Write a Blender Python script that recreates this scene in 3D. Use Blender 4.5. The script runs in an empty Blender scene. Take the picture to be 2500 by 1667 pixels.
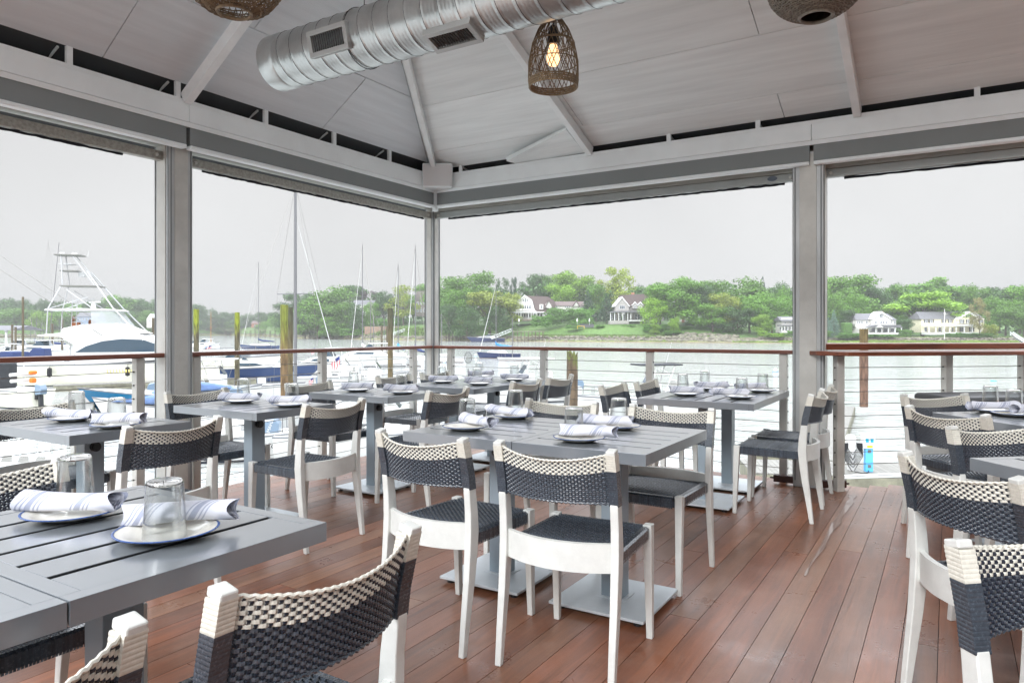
import bpy, bmesh, math, random
from math import sin, cos, pi, radians, atan2, sqrt
from mathutils import Vector, Matrix

# ------------------------------------------------------------------ camera, sky, sun, exposure
S = bpy.context.scene
COL = S.collection
F = 1725.0; CU = 1250.0; HV = 808.0; EYE = 1.22      # focal length and horizon in photo pixels
cam_d = bpy.data.cameras.new("camera"); cam = bpy.data.objects.new("camera", cam_d); COL.objects.link(cam)
cam.location = (0, 0, EYE); cam.rotation_euler = (radians(90), 0, 0)
cam_d.sensor_width = 36; cam_d.lens = 36 * F / 2500; cam_d.shift_y = (HV - 833.5) / 2500
cam_d.clip_start = 0.05; cam_d.clip_end = 6000
S.camera = cam

SUN_EL, SUN_ROT = radians(33), radians(210)
W = bpy.data.worlds.new("World"); S.world = W; W.use_nodes = True
nt = W.node_tree; nt.nodes.clear()
def N(t, **k):
    n = nt.nodes.new(t)
    for a, b in k.items(): setattr(n, a, b)
    return n
sky = N('ShaderNodeTexSky', sky_type='NISHITA', sun_disc=False, sun_elevation=SUN_EL, sun_rotation=SUN_ROT)
hs = N('ShaderNodeHueSaturation'); hs.inputs['Saturation'].default_value = 0.1; hs.inputs['Value'].default_value = 0.12
nt.links.new(sky.outputs[0], hs.inputs['Color'])
tc = N('ShaderNodeTexCoord'); sp = N('ShaderNodeSeparateXYZ'); nt.links.new(tc.outputs['Generated'], sp.inputs[0])
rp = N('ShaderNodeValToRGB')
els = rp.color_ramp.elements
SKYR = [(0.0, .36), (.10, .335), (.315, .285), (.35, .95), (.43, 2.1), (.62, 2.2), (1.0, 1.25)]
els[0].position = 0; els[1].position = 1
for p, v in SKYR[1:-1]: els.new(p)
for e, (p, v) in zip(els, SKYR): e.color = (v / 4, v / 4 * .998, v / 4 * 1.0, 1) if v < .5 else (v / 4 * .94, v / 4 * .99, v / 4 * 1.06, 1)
ns = N('ShaderNodeTexNoise'); ns.inputs['Scale'].default_value = 2.2; ns.inputs['Detail'].default_value = 3
nt.links.new(tc.outputs['Generated'], ns.inputs['Vector'])
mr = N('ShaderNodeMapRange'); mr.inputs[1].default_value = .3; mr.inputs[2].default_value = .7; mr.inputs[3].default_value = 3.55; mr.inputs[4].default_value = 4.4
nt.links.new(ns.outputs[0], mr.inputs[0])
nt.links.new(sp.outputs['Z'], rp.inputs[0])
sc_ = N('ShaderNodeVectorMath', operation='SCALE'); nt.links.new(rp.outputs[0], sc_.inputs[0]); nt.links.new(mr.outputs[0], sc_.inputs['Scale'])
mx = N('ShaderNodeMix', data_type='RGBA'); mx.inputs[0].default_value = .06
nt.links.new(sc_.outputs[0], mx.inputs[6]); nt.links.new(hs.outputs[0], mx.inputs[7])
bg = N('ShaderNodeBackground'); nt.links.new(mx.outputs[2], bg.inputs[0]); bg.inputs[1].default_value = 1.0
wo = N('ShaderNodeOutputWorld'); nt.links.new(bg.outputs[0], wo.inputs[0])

sun_d = bpy.data.lights.new("sun", 'SUN'); sun_d.energy = 1.0; sun_d.angle = radians(25); sun_d.color = (1, .99, .975)
sun = bpy.data.objects.new("sun", sun_d); COL.objects.link(sun)
# the sky texture measures its rotation clockwise from +Y
sd = Vector((sin(SUN_ROT) * cos(SUN_EL), cos(SUN_ROT) * cos(SUN_EL), sin(SUN_EL)))
sun.rotation_euler = sd.to_track_quat('Z', 'Y').to_euler(); sun.location = sd * 30 + Vector((0, 0, 10))

S.view_settings.view_transform = 'Standard'; S.view_settings.look = 'None'
S.view_settings.exposure = 1.3; S.view_settings.gamma = 1
S.cycles.max_bounces = 16; S.cycles.transparent_max_bounces = 24; S.cycles.transmission_bounces = 16
S.cycles.diffuse_bounces = 5; S.cycles.glossy_bounces = 4; S.cycles.volume_bounces = 0
S.cycles.caustics_refractive = False; S.cycles.caustics_reflective = False
S.cycles.sample_clamp_indirect = 6
RND = random.Random(7)

# ------------------------------------------------------------------ frames of reference
D1 = Vector((.5253, .8509, 0)); D2 = Vector((.8509, -.5253, 0))      # along the left rail, along the right rail
E1 = Vector((-.16, .987, 0)); E2 = Vector((.987, .16, 0))            # the splayed corner by the bar counter
ANG = atan2(D2.y, D2.x); ANGE = atan2(E2.y, E2.x)
AW, BW = 6.05, -4.748        # wall lines:  p.D1 = AW (right rail),  p.D2 = BW (left rail)
def ab(b, a, z=0): return D2 * b + D1 * a + Vector((0, 0, z))
def at(u, v, z):
    d = F * (EYE - z) / (v - HV); return Vector(((u - CU) / F * d, d, z))
def far(u, d, z=0): return Vector(((u - CU) / F * d, d, z))
def zv(v, d): return EYE + (HV - v) * d / F
WATER = -3.2

# ------------------------------------------------------------------ materials
MATS = {}
def mat(name, col, rough=.5, metal=0, var=0, vscale=8, bump=0, bscale=40, stretch=(1, 1, 1), island=0, spec=None, trans=0, emis=None, alpha=None, col2=None, coat=0, ior=None):
    if name in MATS: return MATS[name]
    m = bpy.data.materials.new(name); m.use_nodes = True; t = m.node_tree; b = t.nodes['Principled BSDF']
    b.inputs['Base Color'].default_value = (*col, 1); b.inputs['Roughness'].default_value = rough; b.inputs['Metallic'].default_value = metal
    if spec is not None: b.inputs['Specular IOR Level'].default_value = spec
    if ior: b.inputs['IOR'].default_value = ior
    if trans: b.inputs['Transmission Weight'].default_value = trans
    if coat: b.inputs['Coat Weight'].default_value = coat; b.inputs['Coat Roughness'].default_value = .1
    if emis: b.inputs['Emission Color'].default_value = (*emis[0], 1); b.inputs['Emission Strength'].default_value = emis[1]
    if alpha is not None: b.inputs['Alpha'].default_value = alpha
    co = t.nodes.new('ShaderNodeTexCoord'); mp = t.nodes.new('ShaderNodeMapping'); mp.inputs['Scale'].default_value = stretch
    t.links.new(co.outputs['Object'], mp.inputs[0])
    if var or col2:
        n = t.nodes.new('ShaderNodeTexNoise'); n.inputs['Scale'].default_value = vscale; n.inputs['Detail'].default_value = 6; n.inputs['Roughness'].default_value = .6
        t.links.new(mp.outputs[0], n.inputs['Vector'])
        r = t.nodes.new('ShaderNodeValToRGB'); e = r.color_ramp.elements
        e[0].position = .32; e[1].position = .68
        c2 = col2 or tuple(min(1, c * (1 + var)) for c in col); c1 = col if col2 else tuple(c * (1 - var) for c in col)
        e[0].color = (*c1, 1); e[1].color = (*c2, 1)
        t.links.new(n.outputs[0], r.inputs[0]); out = r.outputs[0]
        if island:
            g = t.nodes.new('ShaderNodeNewGeometry'); mrr = t.nodes.new('ShaderNodeMapRange')
            mrr.inputs[3].default_value = 1 - island; mrr.inputs[4].default_value = 1 + island
            t.links.new(g.outputs['Random Per Island'], mrr.inputs[0])
            vm = t.nodes.new('ShaderNodeVectorMath'); vm.operation = 'SCALE'
            t.links.new(out, vm.inputs[0]); t.links.new(mrr.outputs[0], vm.inputs['Scale']); out = vm.outputs[0]
        t.links.new(out, b.inputs['Base Color'])
        rr = t.nodes.new('ShaderNodeMapRange'); rr.inputs[3].default_value = max(0.02, rough * .75); rr.inputs[4].default_value = min(1, rough * 1.25)
        t.links.new(n.outputs[0], rr.inputs[0]); t.links.new(rr.outputs[0], b.inputs['Roughness'])
    if bump:
        n2 = t.nodes.new('ShaderNodeTexNoise'); n2.inputs['Scale'].default_value = bscale; n2.inputs['Detail'].default_value = 4
        t.links.new(mp.outputs[0], n2.inputs['Vector'])
        bp = t.nodes.new('ShaderNodeBump'); bp.inputs['Strength'].default_value = bump; bp.inputs['Distance'].default_value = .01
        t.links.new(n2.outputs[0], bp.inputs['Height']); t.links.new(bp.outputs[0], b.inputs['Normal'])
    MATS[name] = m
    return m

def srgb(r, g, b):
    f = lambda c: (c / 255 / 12.92) if c <= 10 else ((c / 255 + .055) / 1.055) ** 2.4
    return (f(r), f(g), f(b))

M_white = mat('white_paint', (.83, .865, .87), .45, var=.05, vscale=3)
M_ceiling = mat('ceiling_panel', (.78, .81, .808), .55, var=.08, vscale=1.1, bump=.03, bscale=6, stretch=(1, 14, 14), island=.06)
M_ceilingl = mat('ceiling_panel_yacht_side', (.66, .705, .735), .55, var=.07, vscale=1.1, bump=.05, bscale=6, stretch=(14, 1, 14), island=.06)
M_rafter = mat('rafter_white', (.82, .85, .855), .45, var=.06, vscale=6)
M_void = mat('void_shade', (.05, .056, .06), .8)  # near-black colour standing in for shade in hollows and gaps
M_shade = mat('grey_shade_fabric', srgb(132, 136, 136), .8, var=.06, vscale=2, bump=.2, bscale=300)
M_beam = mat('weathered_beam', srgb(158, 156, 148), .6, var=.25, vscale=14, stretch=(.3, 3, 3))
M_alum = mat('aluminium', srgb(186, 188, 188), .34, metal=.35, var=.18, vscale=3, stretch=(1, 1, .4))
M_steel = mat('stainless_post', srgb(196, 194, 188), .32, metal=.15, var=.12, vscale=5)
M_cable = mat('steel_cable', srgb(130, 128, 122), .35, metal=.9)
M_bolt = mat('dark_metal', (.05, .05, .05), .4, metal=.6)
M_brush = mat('black_brush', (.006, .007, .012), .95, bump=1, bscale=400)
M_galv = mat('galvanised_steel', srgb(188, 191, 190), .34, metal=.85, var=.14, vscale=7)
M_seam = mat('duct_seam', srgb(70, 72, 74), .5, metal=.6)
M_rattan = mat('rattan', srgb(118, 100, 76), .65, var=.35, vscale=60, island=.3)
M_rattan2 = mat('grey_wicker', srgb(120, 112, 100), .6, var=.3, vscale=60, island=.3)
M_bulb = mat('bulb_glow', (1, .6, .25), .3, emis=((1, .58, .28), 1.0))
M_black = mat('black_plastic', (.015, .015, .017), .35)
M_frame = mat('chair_frame', srgb(208, 209, 205), .42, var=.07, vscale=14, bump=.08, bscale=60)
M_bei = mat('beige_strand', srgb(208, 205, 194), .42, var=.10, vscale=120, island=.06)
M_cha = mat('charcoal_strand', srgb(66, 73, 82), .26, var=.25, vscale=160, island=.25, coat=.35)
M_dk = mat('dark_strand', srgb(38, 42, 54), .4)
M_tabtop = mat('powder_coat_top', srgb(126, 132, 138), .3, metal=.2, var=.05, vscale=3, island=.05, coat=1)
M_tabtop.node_tree.nodes['Principled BSDF'].inputs['Coat IOR'].default_value = 2.1; M_tabtop.node_tree.nodes['Principled BSDF'].inputs['Coat Roughness'].default_value = .16
M_tabcol = mat('powder_coat_column', srgb(146, 160, 170), .36, metal=.1, var=.05, vscale=5)
M_base = mat('brushed_base', srgb(200, 206, 210), .45, metal=.25, var=.06, vscale=9)
M_slotshade = mat('table_slot_shade', (.03, .032, .035), .6)
M_plate = mat('cream_glaze', srgb(225, 222, 212), .18, coat=.4)
M_rim = mat('blue_rim_glaze', srgb(66, 92, 146), .25, var=.4, vscale=150)
def thin_glass():
    m = bpy.data.materials.new('clear_glass'); m.use_nodes = True; t = m.node_tree; t.nodes.clear()
    f = t.nodes.new('ShaderNodeLayerWeight'); f.inputs[0].default_value = .33
    a = t.nodes.new('ShaderNodeMath'); a.operation = 'MULTIPLY_ADD'; a.inputs[1].default_value = .9; a.inputs[2].default_value = .015; t.links.new(f.outputs['Facing'], a.inputs[0])
    tr = t.nodes.new('ShaderNodeBsdfTransparent'); tr.inputs[0].default_value = (.955, .965, .965, 1); gl = t.nodes.new('ShaderNodeBsdfGlossy'); gl.inputs['Roughness'].default_value = .03
    mx = t.nodes.new('ShaderNodeMixShader'); o = t.nodes.new('ShaderNodeOutputMaterial'); t.links.new(a.outputs[0], mx.inputs[0]); t.links.new(tr.outputs[0], mx.inputs[1]); t.links.new(gl.outputs[0], mx.inputs[2]); t.links.new(mx.outputs[0], o.inputs[0]); return m
M_glass = thin_glass()
M_wood = mat('varnished_mahogany', srgb(118, 66, 48), .35, var=.3, vscale=10, stretch=(.25, 6, 6), coat=.2)
M_wood2 = mat('varnished_bar_wood', srgb(122, 68, 46), .38, var=.4, vscale=7, stretch=(.35, 5, 5), coat=.12)
M_hull = mat('white_gelcoat', (.62, .62, .61), .25, var=.03, vscale=2)
M_cream = mat('cream_gelcoat', srgb(240, 238, 222), .25)
M_bluehull = mat('blue_gelcoat', srgb(48, 68, 108), .2)
M_navyhull = mat('navy_gelcoat', srgb(34, 46, 84), .2)
M_tealhull = mat('teal_gelcoat', srgb(20, 100, 140), .2)
M_canvas = mat('blue_canvas', srgb(32, 50, 96), .8, var=.2, vscale=6, bump=.4, bscale=8)
M_canvasl = mat('sky_blue_canvas', srgb(50, 130, 200), .8, var=.2, vscale=6, bump=.4, bscale=8)
M_canvasp = mat('pale_blue_canvas', srgb(92, 116, 158), .8, var=.15, vscale=4, bump=.5, bscale=4)
M_canvasg = mat('charcoal_canvas', srgb(48, 50, 54), .8, var=.2, vscale=6)
M_smoke = mat('tinted_glass', srgb(52, 70, 84), .08, spec=.8)
M_clear = mat('clear_vinyl', (.75, .78, .8), .1, alpha=.35)
M_mastm = mat('mast_aluminium', srgb(112, 112, 114), .4, metal=.3)
M_greym = mat('grey_cowling', srgb(110, 130, 150), .3, coat=.4)
M_orange = mat('orange_buoyancy', srgb(210, 110, 20), .6)
M_brownseat = mat('tan_leather', srgb(150, 90, 50), .5)
M_pile = mat('wet_timber', srgb(70, 66, 56), .85, bump=1, bscale=20, stretch=(1, 1, .15), col2=srgb(110, 98, 78), vscale=6)
M_x = mat('algae_timber', srgb(110, 120, 20), .9, bump=1, bscale=20, stretch=(1, 1, .3), col2=srgb(170, 180, 24), vscale=5)
M_solid = mat('solid_glass', (1, 1, 1), 0, trans=1, ior=1.45)
M_plat = mat('tower_deck_grey', srgb(112, 112, 106), .6)
M_dock = mat('weathered_dock', srgb(116, 114, 108), .6, var=.16, vscale=5, island=.10)
M_dockside = mat('wet_dock_side', srgb(118, 116, 100), .75, var=.35, vscale=3)
M_red = mat('flag_red', srgb(190, 30, 45), .7); M_fw = mat('flag_white', (.8, .8, .8), .7); M_fb = mat('flag_blue', srgb(40, 50, 110), .7)

# ------------------------------------------------------------------ mesh builder
class MB:
    def __init__(s, X=None): s.v = []; s.f = []; s.m = []; s.X = X or Matrix(); s.uv = None
    def add(s, vs, fs, mi=0):
        o = len(s.v); s.v += [s.X @ Vector(p) for p in vs]; s.f += [tuple(i + o for i in f) for f in fs]; s.m += [mi] * len(fs)
    def box(s, c, d, mi=0, R=None):
        x, y, z = d[0] / 2, d[1] / 2, d[2] / 2; c = Vector(c)
        vs = [Vector((i * x, j * y, k * z)) for i in (-1, 1) for j in (-1, 1) for k in (-1, 1)]
        if R is not None: vs = [R @ p for p in vs]
        s.add([c + p for p in vs], [(0, 1, 3, 2), (4, 6, 7, 5), (0, 4, 5, 1), (2, 3, 7, 6), (0, 2, 6, 4), (1, 5, 7, 3)], mi)
    def bb(s, x0, x1, y0, y1, z0, z1, mi=0): s.box(((x0 + x1) / 2, (y0 + y1) / 2, (z0 + z1) / 2), (abs(x1 - x0), abs(y1 - y0), abs(z1 - z0)), mi)
    def bar(s, p, q, w, h, mi=0, up=(0, 0, 1), w2=None, h2=None):
        p = Vector(p); q = Vector(q); t = (q - p).normalized(); u = Vector(up)
        if abs(t.dot(u)) > .99: u = Vector((1, 0, 0))
        a = t.cross(u).normalized(); b = a.cross(t)
        w2 = w2 or w; h2 = h2 or h; vs = []
        for P, ww, hh in ((p, w, h), (q, w2, h2)):
            for i, j in ((-1, -1), (1, -1), (1, 1), (-1, 1)): vs.append(P + a * i * ww / 2 + b * j * hh / 2)
        s.add(vs, [(0, 1, 2, 3)[::-1], (4, 5, 6, 7), (0, 1, 5, 4), (1, 2, 6, 5), (2, 3, 7, 6), (3, 0, 4, 7)], mi)
    def path(s, pts, r, n=6, mi=0, closed=False, caps=True, rs=None, flat=1):
        pts = [Vector(p) for p in pts]; L = len(pts); vs = []; fs = []
        for i, p in enumerate(pts):
            if closed: t = pts[(i + 1) % L] - pts[i - 1]
            else: t = pts[min(i + 1, L - 1)] - pts[max(i - 1, 0)]
            t.normalize(); u = Vector((0, 0, 1))
            if abs(t.z) > .95: u = Vector((0, 1, 0))
            a = t.cross(u).normalized(); b = a.cross(t); R = rs[i] if rs else r
            for k in range(n):
                w = 2 * pi * k / n; vs.append(p + a * cos(w) * R + b * sin(w) * R * flat)
        for i in range(L if closed else L - 1):
            j = (i + 1) % L
            for k in range(n): fs.append((i * n + k, i * n + (k + 1) % n, j * n + (k + 1) % n, j * n + k))
        if caps and not closed: fs += [tuple(range(n))[::-1], tuple((L - 1) * n + k for k in range(n))]
        s.add(vs, fs, mi)
    def tube(s, p, q, r, n=8, mi=0, r2=None): s.path([p, q], r, n, mi, rs=[r, r2 if r2 is not None else r])
    def lathe(s, prof, n=24, mi=0, c=(0, 0, 0), closed=False):
        vs = []; fs = []; c = Vector(c); L = len(prof)
        for r, z in prof:
            for k in range(n): w = 2 * pi * k / n; vs.append(c + Vector((r * cos(w), r * sin(w), z)))
        for i in range(L if closed else L - 1):
            j = (i + 1) % L
            for k in range(n): fs.append((i * n + k, i * n + (k + 1) % n, j * n + (k + 1) % n, j * n + k))
        s.add(vs, fs, mi)
    def prism(s, poly, z0, z1, mi=0):
        n = len(poly); vs = [(p[0], p[1], z0) for p in poly] + [(p[0], p[1], z1) for p in poly]
        s.add(vs, [tuple(range(n))[::-1], tuple(range(n, 2 * n))] + [(i, (i + 1) % n, n + (i + 1) % n, n + i) for i in range(n)], mi)
    def sideprism(s, poly, y0, y1, mi=0):     # polygon in x,z extruded along y
        n = len(poly); vs = [(p[0], y0, p[1]) for p in poly] + [(p[0], y1, p[1]) for p in poly]
        s.add(vs, [tuple(range(n)), tuple(range(n, 2 * n))[::-1]] + [(i, n + i, n + (i + 1) % n, (i + 1) % n) for i in range(n)], mi)
    def quad(s, a, b, c, d, mi=0): s.add([a, b, c, d], [(0, 1, 2, 3)], mi)
    def ball(s, c, r, mi=0, n=12, sz=1):
        prof = [(max(1e-4, r * sin(pi * i / 8)), -r * sz * cos(pi * i / 8)) for i in range(9)]; s.lathe(prof, n, mi, c)
    def build(s, name, m, parent=None, smooth=False, loc=None, bevel=0, rot=None, recalc=True):
        me = bpy.data.meshes.new(name); me.from_pydata([tuple(p) for p in s.v], [], s.f)
        for k in (m if isinstance(m, (list, tuple)) else [m]): me.materials.append(k)
        me.polygons.foreach_set('material_index', s.m)
        if recalc and len(s.f) < 30000:
            bm = bmesh.new(); bm.from_mesh(me); bmesh.ops.recalc_face_normals(bm, faces=bm.faces); bm.to_mesh(me); bm.free()
        if smooth:
            me.polygons.foreach_set('use_smooth', [True] * len(me.polygons))
            try: me.set_sharp_from_angle(angle=radians(40))
            except Exception: pass
        me.update()
        o = bpy.data.objects.new(name, me); COL.objects.link(o)
        if parent: o.parent = parent
        if loc is not None: o.location = loc
        if rot is not None: o.rotation_euler = rot
        if bevel:
            md = o.modifiers.new('bevel', 'BEVEL'); md.width = bevel; md.segments = 2; md.limit_method = 'ANGLE'; md.angle_limit = radians(40)
        return o

def tag(o, label=None, cat=None, group=None, kind=None):
    if label: o['label'] = label
    if cat: o['category'] = cat
    if group: o['group'] = group
    if kind: o['kind'] = kind
    return o
def thing(name, label, cat, loc=(0, 0, 0), rz=0, group=None):
    o = bpy.data.objects.new(name, None); COL.objects.link(o); o.empty_display_size = .1
    o.location = loc; o.rotation_euler = (0, 0, rz); return tag(o, label, cat, group)
def copy_tree(o, parent=None):
    c = o.copy(); COL.objects.link(c); c.parent = parent
    for ch in [x for x in KIDS(o)]: copy_tree(ch, c)
    return c
def KIDS(o): return [x for x in ALLK.get(o.name, [])]
ALLK = {}
def snap(o):      # remembers the family tree of a prototype so that copying is fast
    ALLK[o.name] = list(o.children)
    for c in o.children: snap(c)
def place(proto, loc, rz, label, group=None, cat=None):
    o = copy_tree(proto); o.location = loc; o.rotation_euler = (0, 0, rz); o['label'] = label
    if group: o['group'] = group
    return o
USED = {}
def inst(key, make, loc, rz, label, group):
    """first call builds the prototype and places it, later calls copy it"""
    if key not in USED:
        o = make(); snap(o); USED[key] = o; o.location = loc; o.rotation_euler = (0, 0, rz); o['label'] = label; o['group'] = group; return o
    return place(USED[key], loc, rz, label, group)
# ------------------------------------------------------------------ deck (building frame: local x = D2, local y = D1)
BR = (0, 0, ANG)
def deck_mat():
    m = bpy.data.materials.new('ipe_deck_boards'); m.use_nodes = True; t = m.node_tree; b = t.nodes['Principled BSDF']; L = t.links.new
    co = t.nodes.new('ShaderNodeTexCoord'); g = t.nodes.new('ShaderNodeNewGeometry')
    # shift the grain per board so that no two boards match
    off = t.nodes.new('ShaderNodeVectorMath'); off.operation = 'SCALE'; off.inputs[0].default_value = (13, 71, 5)
    L(g.outputs['Random Per Island'], off.inputs['Scale'])
    add = t.nodes.new('ShaderNodeVectorMath'); L(co.outputs['Object'], add.inputs[0]); L(off.outputs[0], add.inputs[1])
    mp = t.nodes.new('ShaderNodeMapping'); mp.inputs['Scale'].default_value = (16, 1.1, 1); L(add.outputs[0], mp.inputs[0])
    n1 = t.nodes.new('ShaderNodeTexNoise'); n1.inputs['Scale'].default_value = 1.5; n1.inputs['Detail'].default_value = 8; n1.inputs['Roughness'].default_value = .65; n1.inputs['Distortion'].default_value = 1.0
    L(mp.outputs[0], n1.inputs['Vector'])
    mp2 = t.nodes.new('ShaderNodeMapping'); mp2.inputs['Scale'].default_value = (3, .7, 1); L(add.outputs[0], mp2.inputs[0])
    n2 = t.nodes.new('ShaderNodeTexNoise'); n2.inputs['Scale'].default_value = 1.0; n2.inputs['Detail'].default_value = 5; L(mp2.outputs[0], n2.inputs['Vector'])
    r1 = t.nodes.new('ShaderNodeValToRGB'); e = r1.color_ramp.elements; e[0].position = .3; e[1].position = .72
    e[0].color = (*srgb(72, 48, 35), 1); e[1].color = (*srgb(150, 102, 76), 1); L(n1.outputs[0], r1.inputs[0])
    r2 = t.nodes.new('ShaderNodeValToRGB'); e = r2.color_ramp.elements; e[0].position = .35; e[1].position = .7
    e[0].color = (*srgb(92, 61, 44), 1); e[1].color = (*srgb(154, 118, 96), 1); L(n2.outputs[0], r2.inputs[0])
    mx = t.nodes.new('ShaderNodeMix'); mx.data_type = 'RGBA'; mx.inputs[0].default_value = .5; L(r1.outputs[0], mx.inputs[6]); L(r2.outputs[0], mx.inputs[7])
    # board tint: from red brown to faded grey brown
    rt = t.nodes.new('ShaderNodeValToRGB'); e = rt.color_ramp.elements; e[0].position = 0; e[1].position = 1
    e[0].color = (.62, .53, .50, 1); e[1].color = (1.2, 1.14, 1.06, 1); x = e.new(.33); x.color = (1.2, .92, .78, 1); x = e.new(.66); x.color = (.9, .84, .8, 1)
    L(g.outputs['Random Per Island'], rt.inputs[0])
    ml = t.nodes.new('ShaderNodeMix'); ml.data_type = 'RGBA'; ml.blend_type = 'MULTIPLY'; ml.inputs[0].default_value = 1; ml.clamp_result = False
    L(mx.outputs[2], ml.inputs[6]); L(rt.outputs[0], ml.inputs[7])
    # pale scuffs
    n3 = t.nodes.new('ShaderNodeTexNoise'); n3.inputs['Scale'].default_value = 2.6; n3.inputs['Detail'].default_value = 9; n3.inputs['Roughness'].default_value = .75; L(co.outputs['Object'], n3.inputs['Vector'])
    r3 = t.nodes.new('ShaderNodeMapRange'); r3.inputs[1].default_value = .52; r3.inputs[2].default_value = .75; r3.inputs[4].default_value = .45; L(n3.outputs[0], r3.inputs[0])
    m3 = t.nodes.new('ShaderNodeMix'); m3.data_type = 'RGBA'; L(r3.outputs[0], m3.inputs[0]); L(ml.outputs[2], m3.inputs[6]); m3.inputs[7].default_value = (*srgb(162, 138, 122), 1)
    L(m3.outputs[2], b.inputs['Base Color'])
    rr = t.nodes.new('ShaderNodeMapRange'); rr.inputs[1].default_value = .3; rr.inputs[2].default_value = .7; rr.inputs[3].default_value = .22; rr.inputs[4].default_value = .46
    L(n3.outputs[0], rr.inputs[0]); L(rr.outputs[0], b.inputs['Roughness'])
    bp = t.nodes.new('ShaderNodeBump'); bp.inputs['Strength'].default_value = .25; bp.inputs['Distance'].default_value = .004; L(n1.outputs[0], bp.inputs['Height']); L(bp.outputs[0], b.inputs['Normal'])
    return m
M_deck = deck_mat()
def edge_a(b):      # where the boards end along D1 for a board at coordinate b
    if b < -.62: return AW + .10
    return 5.93 + .874 * (b + .694) + .12
r = random.Random(3)
mb = MB(); pw, gap = .1235, .0024
b = -4.85
while b < 5.6:
    ae = edge_a(b + pw / 2); a0 = -3.0 - r.random() * 3
    while a0 < ae:
        a1 = min(a0 + r.choice([3.6, 4.2, 4.9, 5.5]), ae)
        if ae - a1 < .5: a1 = ae
        mb.bb(b + gap / 2, b + pw - gap / 2, a0 + .0015, a1 - .0015, -.03, 0)
        a0 = a1
    b += pw
deck = tag(mb.build('deck', M_deck, rot=BR), kind='structure')
mb = MB()
mb.bb(-4.85, -.7, -3, AW + .06, -.30, -.034); mb.prism([(-.7, -3), (5.6, -3), (5.6, 8), (4.0, 8), (2.2, 8.2), (.4, 6.9), (-.7, 6.0)], -.30, -.036)
tag(mb.build('deck_frame', mat('dark_joists', srgb(40, 34, 30), .8), rot=BR), kind='structure')

def water_mat():
    m = bpy.data.materials.new('harbour_water'); m.use_nodes = True; t = m.node_tree; b = t.nodes['Principled BSDF']; L = t.links.new
    b.inputs['Base Color'].default_value = (*srgb(162, 165, 163), 1); b.inputs['Roughness'].default_value = .08; b.inputs['IOR'].default_value = 1.33
    co = t.nodes.new('ShaderNodeTexCoord'); mp = t.nodes.new('ShaderNodeMapping'); mp.inputs['Scale'].default_value = (.55, 1, 1); L(co.outputs['Object'], mp.inputs[0])
    hs_ = []
    for sc, w in ((1.6, 1.0), (.45, 1.8), (6, .25)):
        n = t.nodes.new('ShaderNodeTexNoise'); n.inputs['Scale'].default_value = sc; n.inputs['Detail'].default_value = 4; n.inputs['Distortion'].default_value = .6; L(mp.outputs[0], n.inputs['Vector'])
        k = t.nodes.new('ShaderNodeMath'); k.operation = 'MULTIPLY'; k.inputs[1].default_value = w; L(n.outputs[0], k.inputs[0]); hs_.append(k)
    a1 = t.nodes.new('ShaderNodeMath'); a1.operation = 'ADD'; L(hs_[0].outputs[0], a1.inputs[0]); L(hs_[1].outputs[0], a1.inputs[1])
    a2 = t.nodes.new('ShaderNodeMath'); a2.operation = 'ADD'; L(a1.outputs[0], a2.inputs[0]); L(hs_[2].outputs[0], a2.inputs[1])
    bp = t.nodes.new('ShaderNodeBump'); bp.inputs['Strength'].default_value = 1; bp.inputs['Distance'].default_value = .11; L(a2.outputs[0], bp.inputs['Height']); L(bp.outputs[0], b.inputs['Normal'])
    return m
mb = MB(); mb.quad((-2300, -600, WATER), (2300, -600, WATER), (2300, 2300, WATER), (-2300, 2300, WATER))
tag(mb.build('water', water_mat()), kind='structure')

# ------------------------------------------------------------------ pillars
def pillar(loc, w, label, h=2.62, z0=0, wx=None):
    t = thing('pillar', label, 'pillar', (loc.x, loc.y, z0), ANG, 'aluminium pillars carrying the roof')
    sx = (wx or w) / w; SX = Matrix.Scale(sx, 4, (1, 0, 0))
    m = MB(SX); m.bb(-w / 2, w / 2, -w / 2, w / 2, 0, h); 
    m.build('shaft', M_alum, t, bevel=.004)
    e = MB(SX)
    for sgn in (-1, 1):
        for k in (-1, 1):
            e.bb(k * w * .26 - .004 + k * .03, k * w * .26 + .004 + k * .03, sgn * (w / 2 + .002) - .002, sgn * (w / 2 + .002) + .002, .05, h - .05)
            e.bb(sgn * (w / 2 + .002) - .002, sgn * (w / 2 + .002) + .002, k * w * .26 - .004 + k * .03, k * w * .26 + .004 + k * .03, .05, h - .05)
    e.build('track', M_shade, t)
    f = MB(SX); f.bb(-w * .28, w * .28, -w / 2 - .006, w / 2 + .006, .02, h - .02); f.bb(-w / 2 - .006, w / 2 + .006, -w * .28, w * .28, .02, h - .021)
    f.build('cover_strip', M_steel, t, bevel=.002)
    return t
PB1, PB2 = ab(BW, 3.05), ab(-.93, 5.99)
P1 = pillar(PB1, .18, 'square aluminium roof pillar in the water side rail beside the motor yacht')
P2 = pillar(PB2, .18, 'square aluminium roof pillar next to the wooden bar counter', wx=.222)
P3 = pillar(ab(BW, AW), .105, 'slimmer corner pillar below the white speaker where both rails meet')
for bb_, lb in ((-1.09, 'dark wooden skid block against the bar pillar, rail side'), (-.76, 'dark wooden skid block against the bar pillar, counter side')):
    m = MB(); m.box((0, 0, .045), (.2, .05, .055)); m.tube((-.13, 0, .045), (.13, 0, .045), .008)
    m.build('block', mat('dark_block', srgb(60, 30, 22), .5), tag(thing('floor_block', lb, 'block', ab(bb_, 5.93), ANG if bb_ < -1.0 else 0)), bevel=.004)

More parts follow.
